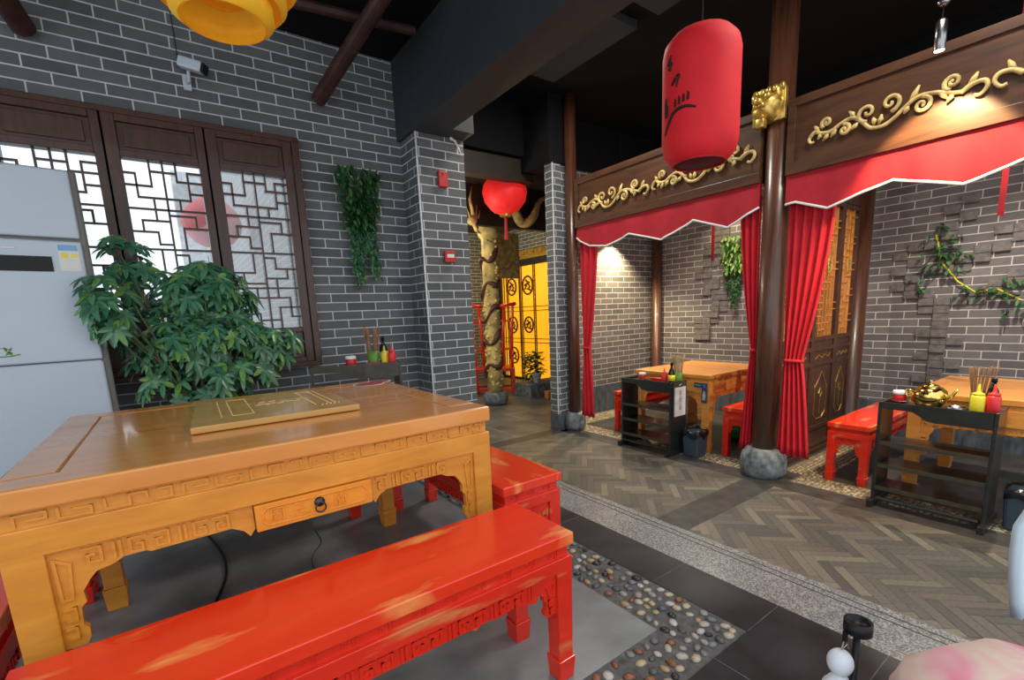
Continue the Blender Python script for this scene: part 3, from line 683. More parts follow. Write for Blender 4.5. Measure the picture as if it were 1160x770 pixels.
# notice board on the cart side
nb = thing('clipboard', 'white paper notice in a frame hanging on the side of the middle-bay cart', 'notice', (3.705, 2.5385, FZ))
MB().box(-.095, .095, -.012, -.002, .36, .68).build('frame', M['bronze'], nb, bevel=.002)
MB().box(-.083, .083, -.0135, -.012, .372, .64).build('paper', M['paper'], nb)
text('printed_characters', '周王府火锅', M['inkred'], nb, (0, -.0138, .515), X, Z, .042, .0004, vertical=True)
MB().tube([(-.03, -.016, .655), (.0, -.022, .67), (.03, -.016, .655)], .008, 8).build('clip', M['steel'], nb)
# condiments
def jar(label, p, s=1):
    t = thing('sauce_jar', label, 'jar', p, group='red and white jars on the carts')
    MB().lathe([(.034 * s, .002), (.036 * s, .006), (.036 * s, .045 * s), (.033 * s, .05 * s)], n=20).build('jar_body', M['redplastic'], t, smooth=True)
    MB().lathe([(.037 * s, .0495 * s), (.038 * s, .052 * s), (.038 * s, .068 * s), (.034 * s, .072 * s)], n=20).build('lid', M['white'], t, smooth=True)
def dish(label, p):
    t = MB().lathe([(.03, 0), (.032, .004), (.052, .016), (.05, .017), (.03, .008)], n=20).build('saucer', M['steel'], loc=p, smooth=True); tag(t, label, 'dish', group='saucers on the carts')
def squeeze(label, p, mat, s=1):
    t = thing('squeeze_bottle', label, 'bottle', p, group='squeeze bottles on the carts')
    MB().lathe([(.030 * s, 0), (.034 * s, .006), (.034 * s, .095 * s), (.028 * s, .112 * s)], n=18).build('bottle_body', M[mat], t, smooth=True)
    MB().lathe([(.029 * s, .1121 * s), (.029 * s, .122 * s), (.011 * s, .130 * s), (.008 * s, .145 * s), (.004 * s, .178 * s)], n=14).build('nozzle', M[mat], t, smooth=True)
def chopsticks(label, lab2, p, mats='chopstick', n=26, L=.235, spread=.05, potm='green'):
    t = thing('chopstick_holder', label, 'holder', p, group='chopstick holders on the carts')
    MB().lathe([(.036, 0), (.038, .004), (.038, .10), (.034, .10), (.034, .012), (.001, .011)], n=18).build('holder_body', M[potm], t, smooth=True)
    b = MB()
    for i in range(n):
        a = random.uniform(0, 2 * PI); r = random.uniform(.005, .025); r2 = r + random.uniform(.3, 1) * spread
        b.tube([(r * math.cos(a), r * math.sin(a), .013), (r2 * math.cos(a), r2 * math.sin(a), L + random.uniform(-.01, .01))], [.0022, .0036], 5)
    o = tag(b.build('chopsticks', M[mats], loc=p), lab2, 'chopsticks', group='bundles of chopsticks', kind='stuff')
def oil(label, p):
    t = thing('sauce_bottle', label, 'bottle', p, group='dark sauce bottles on the carts')
    MB().lathe([(.026, 0), (.029, .004), (.029, .10), (.022, .13), (.011, .15), (.011, .175)], n=16).build('bottle_body', M['darkglass'], t, smooth=True)
    MB().lathe([(.0135, .1755), (.0135, .195), (.008, .198)], n=12).build('cap', M['black'], t, smooth=True)
    MB().lathe([(.0296, .03), (.0296, .085)], n=16).build('bottle_label', M['mustard'], t, smooth=True)
def box_(label, p, sx=.09, sy=.06, sz=.022, rot=0):
    t = MB().box(-sx / 2, sx / 2, -sy / 2, sy / 2, 0, sz).build('seasoning_box', M['redplastic'], loc=p, rotz=rot, bevel=.003); tag(t, label, 'box', group='red boxes on the carts')
zt = FZ + .69 - .0215
dish('small saucer under the jar on the middle-bay cart', (3.70, 2.95, zt)); jar('red and white jar on the middle-bay cart', (3.70, 2.95, zt + .009), .9)
squeeze('red squeeze bottle on the middle-bay cart', (3.67, 2.675, zt), 'ketchup', .8); squeeze('yellow squeeze bottle on the middle-bay cart', (3.70, 2.61, zt), 'mustard', .8)
oil('dark bottle on the middle-bay cart, beside the pale chopsticks', (3.655, 2.585, zt)); box_('red box on the middle-bay cart between jar and bottles', (3.74, 2.80, zt), .06, .12, .03)
chopsticks('green chopstick holder on the middle-bay cart', 'fan of pale chopsticks on the middle-bay cart', (3.775, 2.60, zt), 'palechopstick', 34, .25, .055)
zt2 = FZ + .705 - .0215
dish('small saucer under the jar on the right-bay cart', (3.80, .955, zt2)); jar('red and white jar on the right-bay cart', (3.80, .955, zt2 + .009))
squeeze('yellow squeeze bottle on the right-bay cart', (3.71, .575, zt2), 'mustard', .95); squeeze('red squeeze bottle on the right-bay cart', (3.74, .515, zt2), 'ketchup', .95)
oil('dark capped bottle on the right-bay cart in front of the chopsticks', (3.80, .53, zt2)); 
chopsticks('chopstick holder at the right end of the right-bay cart', 'fan of brown chopsticks on the right-bay cart', (3.84, .595, zt2), 'chopstick', 34, .25, .05)
t = MB().lathe([(.035, 0), (.045, .004), (.05, .022), (.046, .022), (.04, .008), (.001, .006)], n=20).build('ashtray', M['steel'], loc=(3.73, .665, zt2), smooth=True); tag(t, 'small glass ashtray between the kettle and yellow bottle', 'ashtray')
# kettle
kt = thing('kettle', 'round polished brass kettle on the right-bay cart', 'kettle', (3.77, .80, zt2))
MB().lathe([(.05, 0), (.062, .005), (.082, .035), (.088, .068), (.080, .10), (.060, .122), (.045, .128)], n=32).build('kettle_body', M['brass'], kt, smooth=True)
MB().lathe([(.045, .1285), (.042, .134), (.018, .144), (.006, .146), (.007, .152), (.011, .158), (.007, .166), (.001, .168)], n=24).build('lid', M['brass'], kt, smooth=True)
MB().tube([(0, -.075, .06), (0, -.10, .075), (0, -.118, .105), (0, -.126, .12)], [.016, .012, .008, .007], 10).build('spout', M['brass'], kt, smooth=True)
MB().tube([(0, .078, .085), (0, .105, .10), (0, .118, .09), (0, .115, .06), (0, .085, .04)], .007, 8).build('handle', M['brass'], kt, smooth=True)
# third cart (rotated frame)
def cp(u, v, z=.7435):
    c_, s_ = math.cos(-.22), math.sin(-.22); return (1.03 + u * c_ - v * s_, 3.33 + u * s_ + v * c_, z)
dish('small saucer under the jar on the window-side cart', cp(-.03, -.03)); jar('red and white jar on the window-side cart', cp(-.03, -.03, .7525), .95)
box_('red box on the window-side cart', cp(.115, -.05), .10, .05, .022, -.22)
squeeze('yellow squeeze bottle on the window-side cart', cp(.205, -.02), 'mustard', .75); squeeze('red squeeze bottle on the window-side cart', cp(.25, -.05), 'ketchup', .8)
oil('dark bottle at the back of the window-side cart', cp(.21, .055)); chopsticks('green chopstick holder on the window-side cart', 'bundle of dark chopsticks on the window-side cart', cp(.13, .03), 'chopstick', 26, .26, .04)

# bins
def bin_(label, x, y, w=.085):
    t = thing('waste_bin', label, 'bin', (x, y, FZ), group='slate blue waste bins')
    def rr(a, z): return a, z
    m = MB(); m.taper(0, 0, 0, .235, w * .86, w * .86, w, w); m.build('bin_body', M['bin'], t, bevel=.018)
    m = MB(); pts = []
    for k in range(33):
        a = 2 * PI * k / 32; q = max(abs(math.cos(a)), abs(math.sin(a))); r = (w + .006) / q ** .75; pts.append((r * math.cos(a), r * math.sin(a), .225 + .012 * math.sin(5 * a) + random.uniform(-.006, .006)))
    o = len(m.v)
    for p in pts[:-1]: m.v += [(p[0], p[1], p[2] - .035 + random.uniform(-.01, .01)), p, (p[0] * .93, p[1] * .93, p[2] + .028), (p[0] * .8, p[1] * .8, .19)]
    for i in range(32):
        for j in range(3): a = o + i * 4 + j; b_ = o + ((i + 1) % 32) * 4 + j; m.f.append([a, b_, b_ + 1, a + 1]); m.m.append(0)
    m.build('bin_liner', M['bag'], t, smooth=True)
bin_('slate blue bin with black liner beside the middle-bay cart', 3.775, 2.41)
bin_('slate blue bin with black liner at the right edge, beside the kettle cart', 3.86, .33, .10)
gb = thing('green_pot', 'shiny green bag with a yellow knot on the floor under the middle-bay table', 'bag', (4.62, 2.46, FZ))
MB().lathe([(.05, 0), (.09, .03), (.11, .09), (.09, .15), (.04, .19), (.02, .2)], n=24, rad=lambda th, z: 1 + .08 * math.sin(5 * th + z * 30)).build('bag_body', M['glassgreen'], gb, smooth=True)
MB().ell((0, -.05, .19), (.045, .03, .035), 10, 6).build('yellow_knot', M['yellowflower'], gb, smooth=True)

# ------------------------------------------------------------------ timber front of the bays
def column(label, x, y, r, h, base_r, base_h=.23, group='wooden columns on stone bases'):
    t = thing('wooden_column', label, 'column', (x, y, FZ), group=group)
    MB().lathe([(base_r * .86, 0), (base_r * .98, .04), (base_r, base_h * .5), (base_r * .93, base_h * .8), (base_r * .72, base_h)], n=32, rad=lambda th, z: 1 + .02 * math.sin(9 * th + 20 * z)).build('stone_base', M['stone'], t, smooth=True)
    MB().lathe([(r * 1.04, base_h + .0005), (r, 1.2), (r * .97, h)], n=28).build('shaft', M['colwood'], t, smooth=True)
    return t
column('tall dark wooden column in front, between the middle and right bays', 3.725, 1.765, .088, 3.59, .168)
column('slimmer dark wooden column at the left end of the bays, beside the brick pier', 3.70, 3.915, .064, 3.59, .120, .21)
def beam(label, y0, y1):
    t = thing('carved_beam', label, 'beam', (3.70, (y0 + y1) / 2, 0), group='carved timber beams')
    h = (y1 - y0) / 2; zb, zt_ = 1.935, 2.425
    m = MB(); m.box(-.05, .05, -h, h, zb, zt_)
    m.box(-.065, -.0501, -h, h, zt_ - .055, zt_); m.box(-.065, -.0501, -h, h, zb, zb + .075); m.box(-.065, -.0501, -h, -h + .05, zb + .075, zt_ - .055); m.box(-.065, -.0501, h - .05, h, zb + .075, zt_ - .055)
    m.build('board', M['beamwood'], t, bevel=.003)
    # pierced corner brackets
    for s, hh in ((-1, 1), (1, 1)):
        m = MB(); O = Vector((-.03, s * h, zb)); U = Y * (-s)
        pl = [(0, 0), (.30, 0), (.285, -.03), (.22, -.055), (.17, -.06), (.13, -.095), (.09, -.11), (.06, -.15), (.03, -.175), (0, -.18)]
        m.prism(pl, O, U, Z, X, .012)
        for kx in range(9):
            for kz in range(3):
                u_ = .02 + kx * .028; v_ = -.02 - kz * .045
                if u_ + 1.9 * (-v_) < .29: m.stroke(O, U, Z, -X, [(u_, v_), (u_ + .016, v_ - .012), (u_ + .006, v_ - .022), (u_ - .004, v_ - .01), (u_, v_)], .004, .005)
        q = m.build('corner_bracket', M['reddark'], t); q['label'] = 'dark red carved corner bracket'
    return t
bm1 = beam('carved beam over the middle bay, left of the tall column, behind the red cylinder lantern', 1.855, 3.80)
bm2 = beam('carved beam over the right bay, lit by the small spotlight', -.66, 1.675)
def spiral(cx, cz, r0, turns, a0, sgn, n=18, shrink=.15):
    return [(cx + (r0 * (1 - (1 - shrink) * i / n)) * math.cos(a0 + sgn * turns * 2 * PI * i / n), cz + (r0 * (1 - (1 - shrink) * i / n)) * math.sin(a0 + sgn * turns * 2 * PI * i / n)) for i in range(n + 1)]
def smooth_line(pts, n=8):
    out = []
    for i in range(len(pts) - 1):
        p0, p1, p2, p3 = pts[max(i - 1, 0)], pts[i], pts[i + 1], pts[min(i + 2, len(pts) - 1)]
        for k in range(n):
            t = k / n; q = []
            for a in (0, 1): q.append(.5 * ((2 * p1[a]) + (-p0[a] + p2[a]) * t + (2 * p0[a] - 5 * p1[a] + 4 * p2[a] - p3[a]) * t * t + (-p0[a] + 3 * p1[a] - 3 * p2[a] + p3[a]) * t ** 3))
            out.append(tuple(q))
    out.append(pts[-1]); return out
def scroll(parent, ystart, zc, L, flip=1, s=1.0):
    "gilt acanthus scroll: runs from ystart towards -y (to the right in view)"
    m = MB(); sc = L / 790.
    def P(p): 
        u = p[0] * sc; 
        if flip < 0: u = L - u
        return (-.068, ystart - u, zc + p[1] * sc * s)
    def tb_(pts, r0, r1, n=8, rm=None):
        k = len(pts); rs = [1.3 * (r0 + (r1 - r0) * i / (k - 1)) * sc for i in range(k)]
        if rm: rs = [1.2 * (r0 + (rm - r0) * math.sin(PI * i / (k - 1))) * sc for i in range(k)]
        m.tube([P(p) for p in pts], rs, n)
    tb_(smooth_line([(0, 8), (25, 28), (60, 10), (110, 5), (160, 30), (215, 45), (262, 15), (310, -38), (370, -48), (420, -25), (465, 15), (520, 48), (590, 42), (650, 18), (700, 5)]), 9, 8)
    tb_(smooth_line([(690, 2), (730, 28), (775, 30), (788, 0), (765, -30), (742, -25)]), 10, 6)
    tb_(smooth_line([(0, 8), (-8, -12), (5, -30), (20, -26)]), 8, 5)
    for (cx, cz, r, t_, a, sg_) in ((85, 62, 30, 1.25, -2.2, -1), (182, -8, 32, 1.3, 1.8, -1), (292, 48, 50, 1.2, -1.6, -1), (398, 62, 50, 1.2, -1.4, 1), (538, 2, 42, 1.35, 1.6, -1), (655, 68, 38, 1.4, -1.8, -1)):
        tb_(spiral(cx, cz, r, t_, a, sg_), 9, 6); m.ell(P(spiral(cx, cz, r, t_, a, sg_)[-1]), (10 * sc, 9 * sc, 9 * sc), 8, 6)
    for (a, b_) in (((45, 20), (18, 62)), ((230, 45), (200, 85)), ((480, 30), (520, 105)), ((715, 25), (748, 78)), ((100, 5), (70, -40)), ((140, 15), (110, -30)), ((250, 10), (215, -22)), ((330, -30), (322, 10)), ((350, -35), (362, 15)), ((480, 20), (462, -18)), ((600, 38), (640, -5)), ((660, 15), (640, -25)), ((60, 10), (40, -20))):
        mid = ((a[0] + b_[0]) / 2 + 4, (a[1] + b_[1]) / 2); tb_([a, mid, b_], 4, 4, 6, rm=12)
    g = m.build('gilt_scroll', M['goldpaint'], parent, smooth=True); g['label'] = 'gilt carved leaf scroll'
# local frames: beam empties sit at x 3.70, y mid
for (bmo, ys_, zc, L, fl) in ((bm1, 3.725, 2.115, .885, 1), (bm1, 2.79, 2.13, .90, 1), (bm2, 1.52, 2.135, .845, 1), (bm2, .655, 2.145, .845, -1)):
    scroll(bmo, ys_ - bmo.location.y, zc, L, fl)
# beast head on the column
lh = thing('beast_head', 'gilded carved beast head projecting from the tall column at beam height', 'carving', (3.615, 1.80, 2.415)); lh.scale = (1.3, 1.3, 1.3)
m = MB(); m.lathe([(.02, -.11), (.055, -.09), (.075, -.03), (.07, .03), (.05, .07), (.012, .085)], n=18, mat=Matrix.Rotation(-PI / 2, 3, 'Y'), rad=lambda th, z: 1 + .10 * math.sin(4 * th) + .06 * math.sin(7 * th + 40 * z))
m.build('head', M['gold'], lh, smooth=True)
m = MB()
for s in (-1, 1):
    m.ell((-.075, s * .032, .035), (.022, .018, .018), 10, 6); m.ell((-.02, s * .065, .055), (.03, .012, .035), 8, 5); m.ell((-.10, s * .018, -.01), (.02, .015, .014), 8, 5)
m.ell((-.11, 0, .01), (.022, .022, .018), 10, 6); m.box(-.09, -.05, -.02, .02, -.115, -.07); m.box(.0, .03, -.085, .085, -.075, .085); m.box(.03, .04, -.06, .1, .07, .115)
for k in range(5): m.ell((.0, -.07 + k * .035, .085), (.02, .016, .022), 8, 5)
m.build('face_and_mane', M['gold'], lh, bevel=.003, smooth=True)

# valances
def valance(label, pts, zt_=1.945, x=3.655):
    t = thing('valance', label, 'curtain', (x, 0, 0), group='zigzag red valances')
    # pts: (y, z) bottom vertices from high y to low y; cloth with soft depth ripples
    m = MB(); n = 10; cols = []
    fine = []
    for (a, b_) in zip(pts, pts[1:]):
        for k in range(n): q = k / n; fine.append((a[0] + (b_[0] - a[0]) * q, a[1] + (b_[1] - a[1]) * q))
    fine.append(pts[-1]); rows = 5; o = 0
    for side in (0, 1):
        for (yy, zz) in fine:
            for r_ in range(rows + 1):
                f_ = r_ / rows; m.v.append((-.012 * f_ * math.sin(yy * 17) - .004 * math.sin(yy * 43) * f_ + side * .003, yy, zt_ + (zz - zt_) * f_))
    R = rows + 1; F = len(fine)
    for side in (0, 1):
        for i in range(F - 1):
            for r_ in range(rows):
                a = side * F * R + i * R + r_; q = [a, a + 1, a + R + 1, a + R]
                m.f.append(q if side == 0 else q[::-1]); m.m.append(0)
    m.build('cloth', M['valance'], t, smooth=True)
    w = MB(); w.tube([(-.012 * math.sin(y_ * 17) - .004 * math.sin(y_ * 43), y_, z_) for y_, z_ in fine], .009, 6, flat=.5)
    w.build('white_border', M['white'], t, smooth=True)
valance('red zigzag valance with white edge over the middle bay', [(3.785, 1.835), (3.74, 1.80), (3.62, 1.735), (3.37, 1.698), (3.07, 1.768), (2.71, 1.66), (2.40, 1.772), (2.10, 1.663), (1.92, 1.735), (1.856, 1.765)])
valance('red zigzag valance with white edge over the right bay', [(1.672, 1.745), (1.60, 1.748), (1.405, 1.672), (1.055, 1.765), (.735, 1.665), (.40, 1.765), (.06, 1.668), (-.28, 1.76), (-.62, 1.67)])
def curtain(label, x, y_top, y_tie, y_bot, zt_, ztie, zb, folds=5):
    "y_*: (high y edge, low y edge)"
    t = thing('curtain', label, 'curtain', (x, 0, 0), group='tied red curtains')
    m = MB(); nz, ny = 26, 40
    for i in range(nz + 1):
        z_ = zt_ + (zb - zt_) * i / nz
        if z_ > ztie: f_ = (zt_ - z_) / (zt_ - ztie); f_ = f_ ** 1.6; a = y_top[0] + (y_tie[0] - y_top[0]) * f_; b_ = y_top[1] + (y_tie[1] - y_top[1]) * f_
        else: f_ = (ztie - z_) / (ztie - zb); f_ = f_ ** .8; a = y_tie[0] + (y_bot[0] - y_tie[0]) * f_; b_ = y_tie[1] + (y_bot[1] - y_tie[1]) * f_
        for j in range(ny + 1):
            q = j / ny; m.v.append((.018 * math.sin(q * folds * 2 * PI + .4 * math.sin(z_ * 3)), a + (b_ - a) * q, z_))
    for i in range(nz):
        for j in range(ny): a = i * (ny + 1) + j; m.f.append([a, a + ny + 1, a + ny + 2, a + 1]); m.m.append(0)
    o = m.build('cloth', M['curtain'], t, smooth=True); sm = o.modifiers.new('thick', 'SOLIDIFY'); sm.thickness = .004
    MB().lathe([(.03, -.012), (.036, 0), (.03, .012)], c=(0, 0, 0), n=16, mat=Matrix.Diagonal((.9, abs(y_tie[0] - y_tie[1]) / .06, 1)).to_3x3()).build('tie_band', M['curtain'], t, loc=(0, sum(y_tie) / 2, ztie), smooth=True)
curtain('narrow red curtain at the left end of the middle bay', 3.70, (3.78, 3.52), (3.765, 3.655), (3.80, 3.60), 1.84, .66, -.115, 3)
curtain('red curtain tied against the left side of the tall column', 3.71, (2.02, 1.86), (1.90, 1.85), (1.96, 1.865), 1.86, .70, -.12, 3)
curtain('red curtain tied against the right side of the tall column', 3.72, (1.665, 1.365), (1.65, 1.52), (1.665, 1.435), 1.78, .63, -.10, 5)

# divider between bays, posts
pv = thing('lattice_screen', 'dark wooden screen with gilded lattice and medallions dividing the two bays', 'screen', (3.84, 1.765, FZ))
DL = [(0.0, .62), (.62, 1.09), (1.09, 1.46)]
MB().box(0, 1.46, -.02, .02, 2.2, 2.3).build('top_rail', M['darkwood'], pv, bevel=.003); MB().box(0, 1.46, -.025, .025, 0, .05).build('bottom_rail', M['darkwood'], pv, bevel=.003)
for (a, b_) in DL:
    m = MB(); m.box(a, a + .035, -.02, .02, .05, 2.2); m.box(b_ - .035, b_, -.02, .02, .05, 2.2)
    for z_ in (.06, .22, .80, .93, 1.02, 2.16): m.box(a + .035, b_ - .035, -.02, .02, z_, z_ + .035)
    m.box(a + .035, b_ - .035, -.008, .008, .05, 1.02)
    lf = m.build('screen_leaf', M['darkwood'], pv, bevel=.002)
    w_ = b_ - a - .07; x0 = a + .035; l = MB()
    nx = max(3, int(w_ / .06))
    for i in range(1, nx): l.box(x0 + w_ * i / nx - .004, x0 + w_ * i / nx + .004, -.010, .010, 1.055, 2.16)
    for i in range(1, 19):
        zz = 1.055 + 1.105 * i / 19; k_ = i % nx; l.box(x0 + w_ * k_ / nx, x0 + w_ * min(nx, k_ + 2) / nx, -.010, .010, zz - .004, zz + .004)
        if k_ > 1: l.box(x0, x0 + w_ * .3, -.010, .010, zz - .004, zz + .004)
    l.build('lattice', M['baytable'], lf)
    g = MB(); cx = (a + b_) / 2
    for zc in (1.67,):
        g.tube([(cx + .035 * math.cos(k * PI / 10), -.014, zc + .065 * math.sin(k * PI / 10)) for k in range(21)], .007, 6)
        for dz in (-.03, 0, .03): g.tube([(cx - .028, -.014, zc + dz), (cx + .028, -.014, zc + dz)], .006, 6)
    g.stroke(Vector((x0, -.009, .86)), X, Z, -Y, [(w_ * .12, .0), (w_ * .3, .03), (w_ * .45, .0), (w_ * .6, .03), (w_ * .75, .005), (w_ * .88, .028)], .008, .004)
    c0 = w_ * .5; g.stroke(Vector((x0, -.009, .28)), X, Z, -Y, [(c0 - w_ * .3, .08), (c0 - w_ * .3, .32), (c0 - w_ * .15, .38), (c0, .46), (c0 + w_ * .15, .38), (c0 + w_ * .3, .32), (c0 + w_ * .3, .08), (c0 + w_ * .15, .03), (c0 - w_ * .15, .03), (c0 - w_ * .3, .08)], .006, .004)
    g.stroke(Vector((x0, -.009, .28)), X, Z, -Y, [(c0, .08), (c0, .22), (c0 - .03, .26), (c0, .31), (c0 + .03, .26), (c0, .22)], .006, .004)
    q = g.build('gilt_ornament', M['gold'], lf); q['label'] = 'gilded medallion and line ornament'
def post(label, x, y, r):
    t = MB().lathe([(r * 1.1, 0), (r * 1.1, .12), (r, .13), (r, 2.75)], n=24).build('wooden_post', M['colwood'], loc=(x, y, FZ), smooth=True); tag(t, label, 'post')
post('round dark post at the far end of the lattice screen, right bay', 5.40, 1.775, .094)
post('slim dark post in the far left corner of the middle bay', 5.615, 4.235, .062)

# brick relief trees on the back wall
def relief(name, label, cells, y0, z0, seedv):
    random.seed(seedv); m = MB(); bw, rh = .1125, .0715
    for (i, j) in cells:
        d = random.uniform(.012, .035); m.box(XW - d, XW - .0005, y0 - (i + 1) * bw + .002, y0 - i * bw - .002, z0 + j * rh + .002, z0 + (j + 1) * rh - .002)
    return tag(m.build(name, M['bricktile'], bevel=.003), label, 'wall relief')
cells = []
for j in range(0, 10): cells += [(4, j)] + ([(3, j)] if j % 3 == 0 else []) + ([(5, j)] if j in (2, 5) else [])
cells += [(3, 10), (4, 10), (5, 10), (2, 11), (3, 11), (6, 10), (6, 11), (7, 11), (1, 12), (2, 12), (2, 13), (7, 12), (8, 12), (8, 13), (9, 13), (10, 13), (3, 14), (4, 14), (4, 15), (5, 15), (1, 14), (2, 15), (1, 16), (5, 14), (6, 15), (6, 16), (7, 16), (8, 17), (7, 18), (8, 18), (10, 15), (11, 15), (3, 17), (2, 17), (4, 18), (4, 19), (5, 20), (4, 21), (5, 22), (9, 16), (11, 13), (12, 14), (12, 13), (13, 12), (9, 11)]
cells = list(dict.fromkeys(cells))
relief('tree_relief', 'tree-shaped relief of protruding bricks on the back wall of the right bay', cells, 1.70, .26, 3)
cells = []
pth = [(3.62, 2.0), (3.78, 1.62), (3.86, 1.50), (3.72, 1.25), (3.62, 1.08), (3.74, .92), (3.88, .80), (3.80, .62)]
for (a, b_) in zip(pth, pth[1:]):
    for k in range(5):
        y_ = a[0] + (b_[0] - a[0]) * k / 5; z_ = a[1] + (b_[1] - a[1]) * k / 5; i = int((4.15 - y_) / .1125); j = int((z_ - .05) / .0715); cells += [(i, j), (i + 1, j)]
relief('tree_relief', 'diagonal relief of protruding bricks on the back wall of the middle bay', list(dict.fromkeys(cells)), 4.15 - .25, .05, 5)

# ------------------------------------------------------------------ plants
def leaf(m, base, d, L, w, up=None, bend=.25):
    d = Vector(d).normalized(); up = up or Vector((0, 0, 1)); sd = d.cross(up)
    if sd.length < .05: sd = d.orthogonal()
    sd.normalize(); n = sd.cross(d).normalized(); b = Vector(base); o = len(m.v)
    prof = [(0, .08), (.25, .75), (.55, 1), (.82, .62), (1, 0)]
    for (t, k) in prof:
        c = b + d * (L * t) - Z * (bend * L * t * t)
        for sgn in (-1, 0, 1): m.v.append(tuple(c + sd * (sgn * w * .5 * k) + n * (abs(sgn) * w * .12 * k)))
    for i in range(4):
        for j in range(2): a = o + i * 3 + j; m.f.append([a, a + 1, a + 4, a + 3]); m.m.append(m.cm)
sch = thing('potted_umbrella_plant', 'big bushy green umbrella plant in front of the lattice window', 'plant', (.12, 3.32, 0))
random.seed(11)
lf = MB(); stems = MB(); ox, oy = .12, 3.32
EL = [((.18, 3.36, 1.23), (.27, .19, .20), 150), ((-.13, 3.32, 1.44), (.12, .10, .13), 22), ((-.24, 3.06, 1.20), (.10, .06, .16), 30), ((.43, 3.33, .95), (.24, .16, .14), 70), ((.10, 3.22, .74), (.26, .12, .12), 44), ((-.12, 3.24, .86), (.12, .10, .10), 14), ((-.07, 3.26, 1.06), (.15, .12, .17), 34), ((.24, 3.34, 1.36), (.20, .12, .08), 34), ((.30, 3.25, .80), (.25, .12, .12), 30), ((.33, 3.38, 1.10), (.14, .12, .10), 24), ((.02, 3.18, .96), (.18, .08, .14), 44), ((.20, 3.20, 1.02), (.20, .09, .14), 50)]
for (c, r, n) in EL:
    for k in range(n):
        while True:
            p = Vector([random.uniform(-1, 1) for _ in range(3)])
            if .2 < p.length < 1: break
        pos = Vector((c[0] + p.x * r[0] - ox, c[1] + p.y * r[1] - oy, c[2] + p.z * r[2]))
        axis = (p + Vector((0, -.5, .7))).normalized(); a = axis.orthogonal().normalized(); b_ = axis.cross(a); nl = random.choice((6, 7, 8)); s = random.uniform(.055, .085); ph = random.uniform(0, 6)
        for i in range(nl):
            th = ph + 2 * PI * i / nl; leaf(lf, pos, a * math.cos(th) + b_ * math.sin(th) + axis * .12, s * random.uniform(.85, 1.1), s * .40, axis, .35)
        if k % 4 == 0:
            root = Vector((random.uniform(-.06, .06), random.uniform(-.06, .06), .30)); midp = root.lerp(pos, .55) + Vector((0, 0, .10))
            stems.tube([root, root.lerp(midp, .5) + Vector((0, 0, .03)), midp, pos], [.008, .007, .005, .003], 5)
lf.build('foliage', M['leaf'], sch); stems.build('stems', M['stem'], sch)
MB().lathe([(.12, 0), (.13, .01), (.165, .28), (.175, .30), (.175, .32), (.155, .32), (.15, .27), (.001, .27)], n=28).build('pot', M['plinth'], sch, smooth=True)
def hanging(label, loc, strands, mat, mat2, w, h0, d=.10, seedv=1, bias=Vector((0, -1, 0)), side=Vector((1, 0, 0)), dens=1):
    random.seed(seedv); t = thing('hanging_plant', label, 'plant', loc, group='artificial hanging plants')
    m = MB(); m2 = MB()
    for k in range(int(420 * dens)):
        u = random.uniform(-1, 1); v = random.random(); p = side * (u * w * (1 - .35 * v)) + bias * random.uniform(.01, d) - Z * (v * h0)
        leaf(m, p, bias * random.uniform(.1, .8) + side * random.uniform(-.8, .8) - Z * random.uniform(.2, 1), random.uniform(.045, .075), .030, None, .3)
    for (u, L) in strands:
        p0 = side * (u * w) + bias * .04 - Z * (h0 * .6); pts = [p0 - Z * (L * k / 6) + side * (.02 * math.sin(k * 1.3 + u * 5)) for k in range(7)]
        m.cm = 0; m2.tube(pts, .0022, 4)
        for k in range(int(L * 230)):
            q = k / (L * 230); p = p0 - Z * (L * q) + side * random.uniform(-.03, .03); leaf(m2 if q > .35 else m, p, side * random.uniform(-1, 1) + bias * random.uniform(0, .8) - Z * random.uniform(.2, 1), random.uniform(.03, .045), .022, None, .3)
    m.build('foliage', M[mat], t); m2.build('trailing_shoots', M[mat2], t)
    MB().box(-.05, .05, -.02, .02, -.12, -.06).build('wall_basket', M['white'], t, bevel=.004) if side.x else MB().box(-.02, .02, -.05, .05, -.12, -.06).build('wall_basket', M['white'], t, bevel=.004)
hanging('hanging green artificial plant on the brick wall between the window and the pillar', (1.285, 3.725, 2.20), [(-.25, .62), (-.4, .50), (-.1, .55), (.55, .56), (.45, .48), (0, .35), (.3, .40)], 'leafdark', 'leaf', .17, .42, .11, 2)
hanging('hanging yellow-green plant on the back wall of the middle bay', (XW - .025, 3.13, 1.88), [(-.1, .62), (.1, .55), (-.3, .45), (.5, .35)], 'leaflight', 'leafdark', .16, .42, .10, 4, -X, Y, .9)
iv = MB(); random.seed(9)
for (cy, cz, rr_, n) in ((1.28, 1.66, .06, 10), (1.24, 1.48, .12, 34), (1.14, 1.36, .10, 24), (1.32, 1.28, .10, 16), (1.33, 1.15, .06, 8), (1.05, 1.10, .05, 8), (.80, 1.10, .10, 22), (.72, .95, .09, 18), (.93, 1.08, .05, 8)):
    for k in range(n): leaf(iv, (XW - random.uniform(.02, .06), cy + random.uniform(-1, 1) * rr_, cz + random.uniform(-1, 1) * rr_), (-random.uniform(.1, 1), random.uniform(-1, 1), random.uniform(-1, .4)), random.uniform(.04, .06), .035, None, .3)
iv.cm = 1; iv.tube([(XW - .03, 1.28, 1.6), (XW - .03, 1.22, 1.35), (XW - .035, 1.1, 1.18), (XW - .03, .98, 1.08), (XW - .03, .85, 1.10), (XW - .03, .7, 1.0)], .006, 5)
tag(iv.build('ivy', [M['leafdark'], M['mustard']]), 'green ivy sprig stuck on the brick tree relief in the right bay', 'plant')
